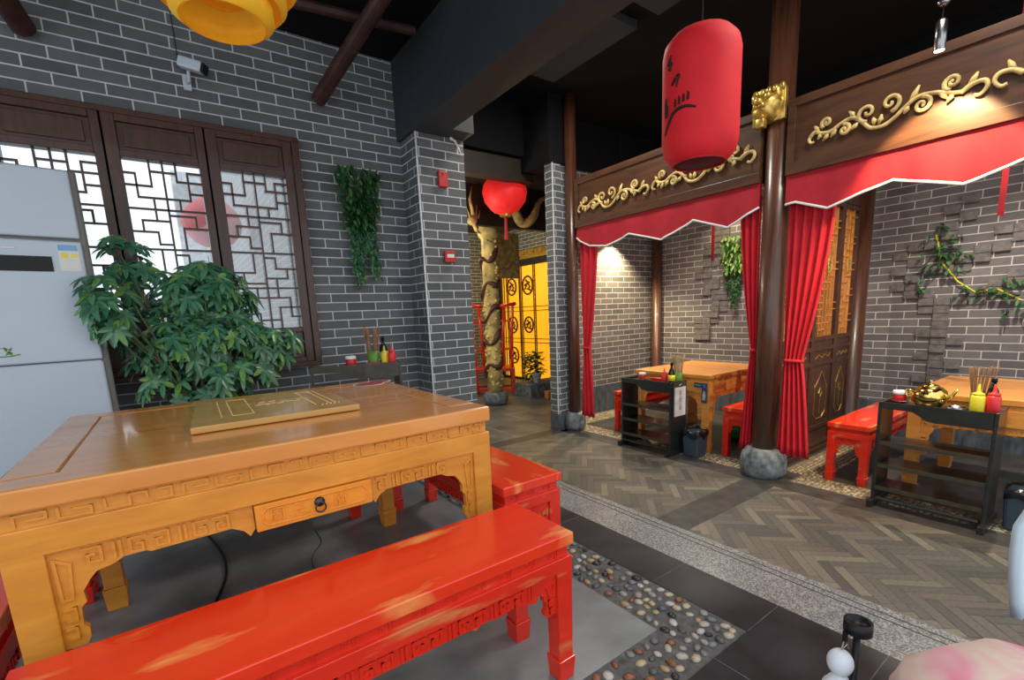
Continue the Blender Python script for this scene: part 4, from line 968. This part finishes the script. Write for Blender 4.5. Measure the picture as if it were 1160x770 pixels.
# red ribbons hanging in the bays
for (lab, x, y, za, zb) in (('narrow red ribbon hanging in the middle bay, left of the hanging plant', 4.6, 2.79, 3.30, 1.50), ('red ribbon hanging at the top right of the photo in the right bay', 4.6, .72, 3.30, 1.56)):
    m = MB(); m.prism([(-.016, 0), (.016, 0), (.016, zb - za), (0, zb - za + .02), (-.016, zb - za)], Vector((x, y, za)), Y, Z, X, .002); tag(m.build('ribbon', M['redribbon']), lab, 'ribbon', 'red ribbons hanging in the bays')

# ------------------------------------------------------------------ air conditioner
ac = thing('air_conditioner', 'tall white floor-standing air conditioner at the left edge', 'air conditioner', (-.56, 3.17, 0), math.radians(7))
# local: width along x, front at -y
MB().box(-.28, .29, .0, .33, 0, 1.84).build('cabinet', M['ac_grey'], ac, bevel=.012)
MB().box(-.275, .262, -.03, -.0005, .04, .92).build('lower_panel', M['plastic_white'], ac, bevel=.012)
MB().box(-.275, .262, -.03, -.0005, .925, 1.50).build('middle_panel', M['plastic_white'], ac, bevel=.008)
MB().box(-.275, .262, -.03, -.0005, 1.515, 1.83).build('upper_panel', M['plastic_white'], ac, bevel=.008)
dp = MB().box(-.15, .145, -.034, -.0305, 1.355, 1.425).build('display', M['black'], ac); MB().box(-.10, -.08, -.0345, -.034, 1.395, 1.405).build('indicator', M['redplastic'], dp)
MB().box(-.06, .03, -.034, -.0305, 1.455, 1.463).build('badge', M['steel'], ac)
lb = MB().box(.17, .245, -.032, -.0305, 1.36, 1.485).build('energy_label', M['paper'], ac); MB().box(.172, .243, -.0325, -.032, 1.455, 1.483).build('label_header', M['skyblue'], lb); MB().box(.18, .205, -.0325, -.032, 1.42, 1.445).box(.215, .24, -.0325, -.032, 1.425, 1.44).build('label_marks', M['mustard'], lb)
m = MB(); random.seed(5)
for k in range(11):
    a_ = random.uniform(.2, 2.9); cx_, cz_ = -.10 + random.uniform(-.035, .05), .975 + random.uniform(0, .028); c_, s_ = math.cos(a_), math.sin(a_)
    m.prism([(cx_ + c_ * u_ - s_ * v_, cz_ + s_ * u_ + c_ * v_) for u_, v_ in ((-.014, 0), (0, .005), (.014, 0), (0, -.005))], Vector((0, -.0302, 0)), X, Z, -Y, .0006)
m.stroke(Vector((-.18, -.0302, .962)), X, Z, -Y, [(0, 0), (.12, .004), (.15, .010)], .006, .0005)
q = m.build('leaf_decal', M['green'], ac); q['label'] = 'green leaf decal'

# ------------------------------------------------------------------ ceiling things
def log(name, label, a, b_, r, cat='beam', **k):
    m = MB(); m.tube([a, b_], r, 16); return tag(m.build(name, M['log'], smooth=False), label, cat, 'maroon ceiling logs')
log('ceiling_log', 'thick maroon log slanting down to the brick wall at the top centre', (1.07, 3.70, 2.62), (1.30, 2.75, 2.98), .050)
log('ceiling_log', 'thin maroon log crossing under the ceiling near the top centre', (.60, 3.30, 2.95), (1.60, 3.19, 2.97), .030)
log('ceiling_log', 'dark log slanting to the wall in the top left corner', (-.415, 3.72, 2.66), (-.62, 3.0, 3.0), .055)
# red cylinder lantern
cl = thing('cylinder_lantern', 'tall red cylindrical cloth lantern with black brush writing, hanging in the middle', 'lantern', (2.2, 1.42, 1.745))
R0 = .176; HL = .575
prof = [(.115, 0), (.135, .012), (.165, .045), (R0, .10), (R0, .16)] + [(R0, .16 + .03 * k) for k in range(1, 10)] + [(R0, HL - .10), (.165, HL - .05), (.13, HL - .012), (.10, HL)]
m = MB(); m.lathe(prof, n=32, rad=lambda th, z: 1 - .008 * abs(math.sin(8 * th)))
# open bottom: drop the cap faces
m.f.pop(-2); m.m.pop(-2)
m.build('cloth_shade', M['lanternred'], cl, smooth=True)
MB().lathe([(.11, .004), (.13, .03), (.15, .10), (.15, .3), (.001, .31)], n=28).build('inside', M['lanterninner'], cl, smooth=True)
MB().tube([(.122 * math.cos(k * PI / 16), .122 * math.sin(k * PI / 16), .003) for k in range(33)], .005, 6, cap=False).build('bottom_ring', M['redribbon'], cl)
MB().tube([(0, 0, HL), (0, 0, 1.54)], .004, 6).build('cord', M['black'], cl)
cam_ang = math.atan2(-1.42, -2.2)   # direction from the lantern to the open side
def on_l(a, z, r=R0 + .0012): return (r * math.cos(a), r * math.sin(a), z)
ink = MB()
def brush(pts, r=.0062):
    ink.tube([on_l(a, z) for a, z in pts], [r * (.5 + .5 * math.sin(PI * (i + .6) / len(pts))) for i in range(len(pts))], 6)
A0 = cam_ang - .95
def sm2(pts): return smooth_line(pts, 6)
brush(sm2([(A0 - .1, .125), (A0 + .05, .165), (A0 + .25, .205), (A0 + .55, .215), (A0 + .85, .20)]), .008)
q = ink.build('brush_arc', M['ink'], cl, smooth=True); q['label'] = 'curved black brush stroke'; ink = MB()
brush(sm2([(A0 - .05, .43), (A0 + .08, .415)])); brush(sm2([(A0 + .12, .455), (A0 + .02, .425)])); brush(sm2([(A0 + .02, .40), (A0 + .18, .42)])); brush(sm2([(A0 + .1, .44), (A0 + .1, .39)]))
brush(sm2([(A0 + .16, .325), (A0 + .30, .35)]), .007); brush(sm2([(A0 + .30, .355), (A0 + .40, .355), (A0 + .36, .335), (A0 + .32, .31)])); 
brush(sm2([(A0 - .12, .26), (A0 - .02, .262)])); brush(sm2([(A0 - .07, .285), (A0 - .07, .20)])); brush(sm2([(A0 - .0, .25), (A0 + .0, .20)])); brush(sm2([(A0 - .12, .225), (A0 + .0, .228)]))
q = ink.build('brush_writing', M['ink'], cl, smooth=True); q['label'] = 'large black brush characters'; ink = MB()
for k in range(4):
    c_ = A0 + .28 + k * .12
    brush([(c_ - .03, .245 + k * .004), (c_ + .04, .250 + k * .004)], .003); brush([(c_ - .03, .232 + k * .004), (c_ + .04, .236 + k * .004)], .003); brush([(c_, .262 + k * .004), (c_, .225 + k * .004)], .003); brush([(c_ + .03, .255 + k * .004), (c_ + .03, .228 + k * .004)], .0025)
q = ink.build('brush_writing', M['ink'], cl, smooth=True); q['label'] = 'row of small black characters'
# yellow tiered lantern
yl = thing('tiered_lantern', 'yellow tiered cloth lantern at the top edge above the table', 'lantern', (.275, 1.9, 2.03))
for nm, (r_a, r_b, z0, z1) in (('lower_tier', (.125, .150, 0, .075)), ('middle_tier', (.175, .195, .055, .13)), ('upper_tier', (.215, .235, .12, .22)), ('top_tier', (.18, .2, .215, .33))):
    m = MB(); m.lathe([(r_a, z0), (r_b * 1.0, z0 + .02), (r_b, z1 - .01), (r_b * .93, z1), (r_a * .6, z1 + .002), (r_a * .6, z1 - .003), (r_b * .9, z1 - .012), (r_b - .006, z0 + .03), (r_a - .004, z0)], n=40); m.f = m.f[:-2]; m.m = m.m[:-2]
    m.build(nm, M['yellow'], yl, smooth=True)
MB().tube([(0, 0, .3), (0, 0, .995)], .005, 6).build('cord', M['black'], yl)
ball_lantern('ball_lantern', 'glowing red ball lantern with a long tassel in the passage behind the pillar', (3.47, 4.82, 2.50), .27, M['lanternlit'])
# pendant spotlight
pd = thing('pendant_spotlight', 'small cylindrical pendant spotlight in front of the right-bay beam', 'spotlight', (3.30, .81, 2.27))
MB().lathe([(.022, 0), (.024, .002), (.024, .13), (.015, .14)], n=20).build('housing', M['steel'], pd, smooth=True)
MB().lathe([(.001, -.0015), (.0205, -.0010), (.0205, 0)], n=20).build('lamp_face', M['lampface'], pd)
MB().tube([(0, 0, .14), (0, 0, 1.03)], .003, 6).build('cord', M['black'], pd); MB().lathe([(.012, .20), (.03, .215), (.012, .23)], n=12).build('joint', M['steel'], pd, smooth=True)
# cctv
cc = thing('security_camera', 'white security camera on a bracket high on the brick wall above the window', 'camera', (.29, 3.745, 2.56))
MB().box(-.022, .022, -.02, 0, -.04, .05).build('wall_plate', M['plastic_white'], cc, bevel=.004)
MB().tube([(0, -.02, .0), (.01, -.06, .0), (.01, -.07, .05)], .010, 8).build('bracket_arm', M['plastic_white'], cc, smooth=True)
m = MB(); mt = Matrix.Translation((.03, -.075, .085)) @ Matrix.Rotation(-.55, 4, 'Z') @ Matrix.Rotation(.3, 4, 'Y'); m.mbox(mt, .14, .06, .06); m.build('camera_body', M['plastic_white'], cc, bevel=.01)
m = MB(); m.mbox(mt @ Matrix.Translation((.078, 0, -.002)), .02, .058, .056); m.build('lens_front', M['black'], cc, bevel=.006)
MB().tube([(-.03, -.008, .1), (-.035, -.006, .47)], .0025, 5).build('cable', M['cable'], cc)
# alarms on the pillar
al = thing('fire_alarm_sounder', 'red alarm sounder box, the upper of the two on the brick pillar', 'alarm', (1.893, 3.4695, 2.13)); MB().box(-.04, .04, -.028, 0, -.06, .06).build('box', M['redplastic'], al, bevel=.006); MB().tube([(-.01, -.033, .035), (.0, -.03, .04)], .008, 8).build('strobe', M['redribbon'], al)
al = thing('fire_alarm_call_point', 'red call point with a white label, lower on the brick pillar', 'alarm', (1.911, 3.4695, 1.54)); MB().box(-.047, .047, -.03, 0, -.045, .045).build('box', M['redplastic'], al, bevel=.006); MB().box(-.03, .034, -.032, -.0305, -.008, .02).build('white_label', M['paper'], al)
m = MB(); m.tube([(1.985, 3.455, 2.49), (1.99, 3.455, 2.44), (2.02, 3.45, 2.43), (2.07, 3.455, 2.35), (2.10, 3.46, 2.345)], [.012, .012, .010, .004, .004], 8); tag(m.build('white_pipe', M['white'], smooth=True), 'short bent white pipe at the top of the brick pillar', 'pipe')
# floor cables
m = MB(); m.tube([(x_, y_, .007) for x_, y_ in smooth_line([(.0, 2.95), (.02, 2.75), (.055, 2.5), (.06, 2.3), (.035, 2.15), (-.02, 1.98), (-.10, 1.8)], 6)], .0065, 8); tag(m.build('floor_cable', M['cable'], smooth=True), 'thick black cable curving on the floor under the big table', 'cable')
m = MB(); m.tube([(x_, y_, .003) for x_, y_ in smooth_line([(.47, 2.45), (.46, 2.3), (.40, 2.2), (.372, 2.1), (.38, 2.0)], 6)], .0016, 5); tag(m.build('floor_cable', M['cable'], smooth=True), 'thin dark wire on the floor under the drawer of the big table', 'cable')

# ------------------------------------------------------------------ passage behind the pillar: gold column, chair, screen
gc = thing('gold_column', 'gold column with brown dragon relief on a round stone base', 'column', (3.93, 5.92, FZ))
MB().lathe([(.15, 0), (.185, .05), (.19, .12), (.165, .19), (.14, .20)], n=32).build('stone_base', M['stone'], gc, smooth=True)
MB().lathe([(.120, .2005), (.115, .6), (.108, 2.45), (.15, 2.5), (.16, 2.56), (.13, 2.62), (.11, 3.05)], n=32).build('shaft', M['goldcol'], gc, smooth=True)
m = MB(); pts = []; rs = []
for k in range(150):
    q = k / 149; a = q * 2 * PI * 5.2; pts.append((.118 * math.cos(a), .118 * math.sin(a), .35 + 2.05 * q + .06 * math.sin(a * 2.3))); rs.append(.034 + .014 * math.sin(a * 3))
m.tube(pts, rs, 8); q = m.build('dragon_coil', M['brownrelief'], gc, smooth=True); q['label'] = 'brown coiled dragon relief'
m = MB(); random.seed(21)
for k in range(120):
    a = random.uniform(0, 2 * PI); z_ = random.uniform(.28, 2.5); m.ell((.116 * math.cos(a), .116 * math.sin(a), z_), (.026, .026, random.uniform(.015, .03)), 7, 4)
m.build('cloud_relief', M['goldcol'], gc, smooth=True)
dr = thing('dragon_carving', 'pale gold dragon carving winding across the beam behind the red ball lantern', 'carving', (3.85, 5.37, 2.27))
struct('trim_14', MB().box(3.0, 5.2, 5.44, 5.54, 2.24, 2.7499), M['darkbrown'])
m = MB(); pts = [(-.15 + .11 * k, .02 * math.sin(k), .18 + .16 * math.sin(k * .9 + .5) + .03 * k) for k in range(9)]
m.tube([(p[0], p[1], p[2]) for p in [(-.15 + .9 * i / 40, .03 * math.sin(i * .4), .10 + .15 * math.sin(i * .20 + .2) + .15 * i / 40) for i in range(41)]], [.025 + .04 * math.sin(PI * i / 40) for i in range(41)], 10)
m.build('body', M['goldpaint'], dr, smooth=True)
m = MB(); m.ell((-.52, 0, .0), (.07, .06, .06), 10, 7)
for k in range(5): m.tube([(-.55 + .03 * k, 0, .03), (-.56 + .05 * k - .04, -.02, .14 + .05 * (k % 2))], [.015, .003], 6)
m.tube([(-.5, 0, -.02), (-.46, 0, -.12), (-.40, 0, -.15)], [.03, .025, .01], 8); m.tube([(-.5, 0, .05), (-.55, -.02, .25), (-.50, 0, .42)], [.03, .02, .004], 8)
m.build('head_and_claws', M['goldpaint'], dr, smooth=True)
# carved gold capital panel beside the column
m = MB(); m.box(4.13, 4.62, 6.10, 6.14, 1.62, 2.30); random.seed(3)
for k in range(40): m.ell((random.uniform(4.15, 4.60), 6.095, random.uniform(1.66, 2.26)), (.04, .012, .03), 7, 4)
tag(m.build('carved_gold_panel', M['goldpaint'], smooth=False), 'carved gold panel hanging right of the gold column, below the ball lantern', 'panel')
# throne chair
ch = thing('throne_chair', 'tall red lattice-backed chair standing behind the gold column', 'chair', (4.55, 6.87, FZ), math.radians(-34))
MB().box(-.36, .36, -.27, .25, .40, .46).build('seat', M['red'], ch, bevel=.005)
for sx in (-1, 1):
    for y_ in (-.24, .22): MB().box(sx * .33 - .03, sx * .33 + .03, y_ - .03, y_ + .03, 0, .4).build('leg', M['red'], ch, bevel=.004)
    m = MB(); m.tube([(sx * .33, .22, .46), (sx * .35, .23, 1.0), (sx * .38, .26, 1.5), (sx * .44, .26, 1.56)], .026, 8); m.tube([(sx * .17, .22, .46), (sx * .19, .23, 1.0), (sx * .23, .25, 1.53)], .026, 8)
    m.tube([(sx * .14, .25, 1.51), (sx * .44, .26, 1.55)], .03, 8); m.build('back_post', M['red'], ch, smooth=True)
    m = MB(); m.tube([(sx * .33, -.22, .46), (sx * .33, -.22, .66)], .018, 8).tube([(sx * .33, -.25, .67), (sx * .34, .22, .72)], .022, 8); m.build('armrest', M['red'], ch, smooth=True)
m = MB(); m.box(-.33, .33, -.25, -.21, .06, .10); m.box(-.33, .33, .20, .24, .06, .10)
for sx in (-1, 1): m.box(sx * .33 - .02, sx * .33 + .02, -.21, .20, .06, .10)
m.build('stretcher', M['red'], ch)
m = MB(); m.tube([(-.34, .24, .75), (.34, .24, .75)], .018, 8).tube([(-.36, .25, 1.25), (.36, .25, 1.25)], .016, 8); m.build('cross_rail', M['red'], ch)
cpz = thing('teacup', 'small blue and white cup on the left arm of the red throne chair', 'cup', (4.22, 6.95, FZ + .72)); MB().lathe([(.02, 0), (.03, .01), (.045, .06), (.04, .06), (.02, .012)], n=16).build('cup_body', M['bluewhite'], cpz, smooth=True)
# stone block with pot plant
MBs = MB().box(4.60, 5.80, 5.90, 6.35, -.3, -.08); tag(MBs.build('stone_block', M['stone'], bevel=.01), 'low stone block in the passage beside the gold column', 'block')
pp = thing('potted_plant', 'small leafy plant on the stone block in the passage', 'plant', (4.88, 6.16, -.08)); random.seed(8)
MB().lathe([(.06, 0), (.09, .09), (.085, .09), (.001, .08)], n=18).build('yellow_pot', M['yellowflower'], pp, smooth=True)
m = MB()
for k in range(230):
    a = random.uniform(0, 2 * PI); r_ = random.uniform(0, .20); z_ = random.uniform(.1, .48); leaf(m, (r_ * math.cos(a) * .8, r_ * math.sin(a) * .6, z_), (math.cos(a), math.sin(a), random.uniform(-.3, .8)), .12, .05)
m.build('foliage', M['leafdark'], pp)
vp = thing('porcelain_pot', 'small blue and white porcelain pot at the front of the stone block', 'pot', (4.80, 5.98, -.08)); MB().lathe([(.04, 0), (.045, .01), (.07, .11), (.085, .15), (.09, .16), (.075, .16), (.055, .1), (.001, .09)], n=20).build('pot_body', M['bluewhite'], vp, smooth=True)
t = MB().box(-.07, .07, -.05, .05, 0, .12).build('small_stool', M['baytable'], loc=(4.83, 5.70, FZ), bevel=.01); tag(t, 'small wooden block on the floor left of the brick pier', 'block')
# glowing screen
gs = thing('glowing_screen', 'glowing yellow screen with lattice and round medallions on the far wall', 'screen', (5.93, 7.65, FZ))
MB().box(-.02, -.005, -.78, .78, .05, 2.30).build('yellow_panel', M['screen'], gs)
m = MB(); m.box(-.07, 0, -.86, -.781, 0, 2.42); m.box(-.07, 0, .781, .86, 0, 2.42); m.box(-.07, 0, -.78, .78, 2.30, 2.42); m.box(-.07, 0, -.78, .78, 0, .05); m.build('frame', M['cartblack'], gs)
m = MB()
for y_ in (-.35, -.30, .08, .13, .17, .56, .61, .70): m.box(-.05, -.03, y_ - .006, y_ + .006, .05, 2.30)
for z_ in (1.42, 1.50, .78, .86): m.box(-.05, -.03, -.78, .78, z_ - .006, z_ + .006)
for k in range(24): m.box(-.05, -.03, .13, .17, .1 + k * .09, .11 + k * .09); m.box(-.05, -.03, -.35, -.30, .1 + k * .09, .11 + k * .09)
m.build('lattice', M['brownrelief'], gs)
m = MB()
for (y_, z_, r_) in ((.42, 1.92, .15), (-.12, 1.92, .16), (.42, 1.14, .15), (.42, .5, .15), (-.12, 1.14, .14)):
    m.tube([(-.045, y_ + r_ * math.cos(k * PI / 12), z_ + r_ * 1.1 * math.sin(k * PI / 12)) for k in range(25)], .018, 6)
    for k in range(7): m.tube([(-.045, y_ + r_ * .6 * math.cos(k), z_ + r_ * .7 * math.sin(k * 1.7)), (-.045, y_ + r_ * .5 * math.cos(k + 2), z_ + r_ * .6 * math.sin(k + 2.5))], .016, 5)
m.build('medallion', M['brownrelief'], gs)
fz = MB().box(5.86, 5.94, 6.7, 8.55, 2.13, 2.18).box(5.88, 5.94, 6.7, 8.55, 2.18, 2.30); random.seed(4)
for k in range(90): y_ = random.uniform(6.75, 8.5); fz.stroke(Vector((5.88, y_, random.uniform(2.185, 2.25))), Y, Z, -X, [(0, 0), (random.uniform(-.03, .03), random.uniform(.02, .05))], .012, .012)
tag(fz.build('gold_frieze', M['gold']), 'gold carved frieze above the glowing yellow screen', 'frieze')

# ------------------------------------------------------------------ near right: stand with charm, chair with pastel cloth
sd = thing('black_stand', 'thin black stand with a round black cap at the bottom right', 'stand', (.885, .248, 0))
MB().lathe([(.05, 0), (.05, .006), (.008, .01), (.0055, .02), (.0055, .497)], n=20).build('pole', M['black'], sd, smooth=True)
m = MB(); mt = Matrix.Rotation(.12, 3, 'Y'); m.lathe([(.0195, .4975), (.021, .499), (.021, .519), (.017, .520), (.016, .514), (.001, .513)], n=28); m.build('round_cap', M['black'], sd, smooth=True)
chm = thing('hanging_charm', 'small white plush doll charm hanging from the black stand', 'charm', (.862, .262, .342)); chm.scale = (1.2, 1.2, 1.2)
MB().ell((0, 0, .084), (.0175, .0165, .0195), 24, 16).build('head', M['charm'], chm, smooth=True)
MB().lathe([(.030, .0), (.027, .02), (.020, .045), (.009, .063), (.001, .066)], n=24, rad=lambda th, z: 1 + .10 * math.sin(6 * th) * (1 - z / .07)).build('skirt', M['charm'], chm, smooth=True)
MB().tube([(0, 0, .104), (.002, -.001, .112), (.004, -.002, .120)], .0012, 6).tube([(.001, 0, .104), (.008, -.004, .112), (.010, -.006, .104)], .001, 6).build('cord', M['steel'], chm)
MB().tube([(.004, -.002, .118), (.004, -.002, .132)], .0035, 8).build('clasp', M['black'], chm)
wc = thing('white_chair', 'white chair back cut off by the right edge of the photo', 'chair', (1.415, -.175, 0), math.radians(-35.6))
# local: seat faces -y ; back at +y
MB().prism([(-.2, -.2), (.2, -.2), (.21, .15), (.17, .2), (-.17, .2), (-.21, .15)], Vector((0, 0, .33)), X, Y, Z, .025).build('seat', M['plastic_white'], wc, bevel=.01)
m = MB(); nb_ = 14
for i in range(nb_ + 1):
    for j in range(9):
        q = j / 8; a = -1 + 2 * i / nb_; h_ = .38 + .30 * q; ww = .20 * (1 - .25 * q ** 3) * (1 if q < .85 else .9); m.v.append((a * ww, .20 + .05 * q - .05 * (1 - a * a) * -1, h_ - .05 * a * a * q))
for i in range(nb_):
    for j in range(8): a = i * 9 + j; m.f.append([a, a + 9, a + 10, a + 1]); m.m.append(0)
o = m.build('backrest', M['plastic_white'], wc, smooth=True); sm = o.modifiers.new('t', 'SOLIDIFY'); sm.thickness = .018
for sx in (-1, 1):
    for sy in (-1, 1): MB().tube([(sx * .16, sy * .15, .33), (sx * .19, sy * .19, 0)], .013, 8).build('leg', M['steel'], wc, smooth=True)
    MB().tube([(sx * .15, .19, .34), (sx * .16, .24, .45)], .014, 8).build('back_support', M['plastic_white'], wc, smooth=True)
pb = thing('pastel_cloth_bundle', 'soft pink, cream and lilac tie-dyed cloth bundle at the bottom right corner', 'clothing', (.905, .040, .380))
m = MB(); m.lathe([(.02, 0), (.10, .003), (.148, .03), (.158, .065), (.145, .10), (.112, .133), (.065, .152), (.03, .158), (.001, .16)], n=48, rad=lambda th, z: 1 + .05 * math.sin(3 * th + 1) + .03 * math.sin(7 * th + 30 * z) + .015 * math.sin(13 * th)); m.build('cloth', M['pastel'], pb, smooth=True)

stl = thing('round_stool', 'round white stool under the pastel cloth bundle', 'stool', (.905, .040, .008))
MB().lathe([(.13, .35), (.14, .355), (.14, .368), (.13, .3715)], n=32).build('seat', M['plastic_white'], stl, smooth=True)
for k in range(4):
    a = PI / 4 + k * PI / 2; MB().tube([(.10 * math.cos(a), .10 * math.sin(a), .352), (.13 * math.cos(a), .13 * math.sin(a), 0)], .011, 8).build('leg', M['steel'], stl, smooth=True)
# ------------------------------------------------------------------ lights
def spot(loc, target, energy, size, blend, col, r=.03):
    l = bpy.data.lights.new('spot', 'SPOT'); l.energy = energy; l.spot_size = size; l.spot_blend = blend; l.color = col; l.shadow_soft_size = r
    o = bpy.data.objects.new('spot_lamp', l); C.objects.link(o); o.location = loc
    o.rotation_euler = (Vector(target) - Vector(loc)).to_track_quat('-Z', 'Y').to_euler(); return o
def point(loc, energy, col, r=.1):
    l = bpy.data.lights.new('lamp', 'POINT'); l.energy = energy; l.color = col; l.shadow_soft_size = r
    o = bpy.data.objects.new('lamp', l); C.objects.link(o); o.location = loc; return o
warm = (1, .80, .52); wneu = (1, .90, .76)
def downlight(label, x, y, z, energy, size=1.9, target=None, col=warm, drop=None):
    t = thing('track_spotlight', label, 'spotlight', (x, y, z), group='small black spotlights in the bays')
    MB().lathe([(.028, 0), (.03, .002), (.03, .09), (.02, .10)], n=18).build('housing', M['black'], t, smooth=True)
    MB().lathe([(.001, -.0015), (.024, -.001), (.024, 0)], n=18).build('lamp_face', M['lampface'], t)
    MB().tube([(0, 0, .10), (0, 0, 3.30 - z)], .004, 6).build('cord', M['black'], t)
    spot((x, y, z - .01), target or (x, y, FZ), energy, size, .6, col)
downlight('small black spotlight near the side wall in the middle bay', 4.80, 4.18, 2.0, 200, 2.0, (4.80, 4.30, 0), (1, .80, .48))
downlight('small black spotlight over the middle-bay table', 4.6, 2.85, 2.45, 150, 2.2, None, wneu)
downlight('small black spotlight over the right-bay table', 4.55, .65, 2.45, 190, 2.3, None, wneu)
downlight('small black spotlight at the back of the middle bay', 5.35, 3.1, 2.45, 50, 1.9, (5.6, 3.1, 0), warm)
spot((3.30, .81, 2.262), (3.62, .84, 1.80), 130, 1.30, .35, (1, .70, .36), .015)
point((3.0, 6.9, 2.0), 60, (1, .85, .6), .15)  # added fill for the passage, no fixture stands here
point((2.5, 5.2, 1.7), 38, (1, .88, .66), .12)  # added fill that brightens the front of the gold column
point((4.9, 7.3, 1.9), 28, (1, .75, .35), .15)  # added fill around the red chair and far wall
# added fill lights below the ceiling, without any fixture (warm-neutral)
for (x, y, e) in ((2.9, 3.0, 30), (2.9, .6, 30)):
    l = bpy.data.lights.new('ceiling_lamp', 'AREA'); l.energy = e; l.size = .5; l.color = (1, .93, .84)
    o = bpy.data.objects.new('ceiling_lamp', l); C.objects.link(o); o.location = (x, y, 3.22)
# daylight
wd = bpy.data.worlds.new('world'); bpy.context.scene.world = wd; wd.use_nodes = True
bg = wd.node_tree.nodes['Background']; bg.inputs[0].default_value = (.90, .95, 1.0, 1); bg.inputs[1].default_value = 1.55

# ------------------------------------------------------------------ camera
P, R_, A = math.radians(9.725), math.radians(-2.457), math.radians(90 - 35.5956)
ca, sa, cp_, sp_ = math.cos(A), math.sin(A), math.cos(P), math.sin(P)
f = Vector((ca * cp_, sa * cp_, -sp_)); r = Vector((sa, -ca, 0)); u = r.cross(f)
RR = r * math.cos(R_) + u * math.sin(R_); UU = -r * math.sin(R_) + u * math.cos(R_)
cam = bpy.data.cameras.new('camera'); co = bpy.data.objects.new('camera', cam); C.objects.link(co)
co.matrix_world = Matrix(((RR.x, UU.x, -f.x, 0), (RR.y, UU.y, -f.y, 0), (RR.z, UU.z, -f.z, 1.06), (0, 0, 0, 1)))
cam.sensor_width = 36; cam.sensor_fit = 'HORIZONTAL'; cam.lens = 528.65 / 1160 * 36; cam.shift_y = 61.66 / 1160; cam.clip_start = .02; cam.clip_end = 100
bpy.context.scene.camera = co
vs = bpy.context.scene.view_settings; vs.view_transform = 'Standard'; vs.look = 'None'; vs.exposure = 0; vs.gamma = 1; vs.use_curve_mapping = False
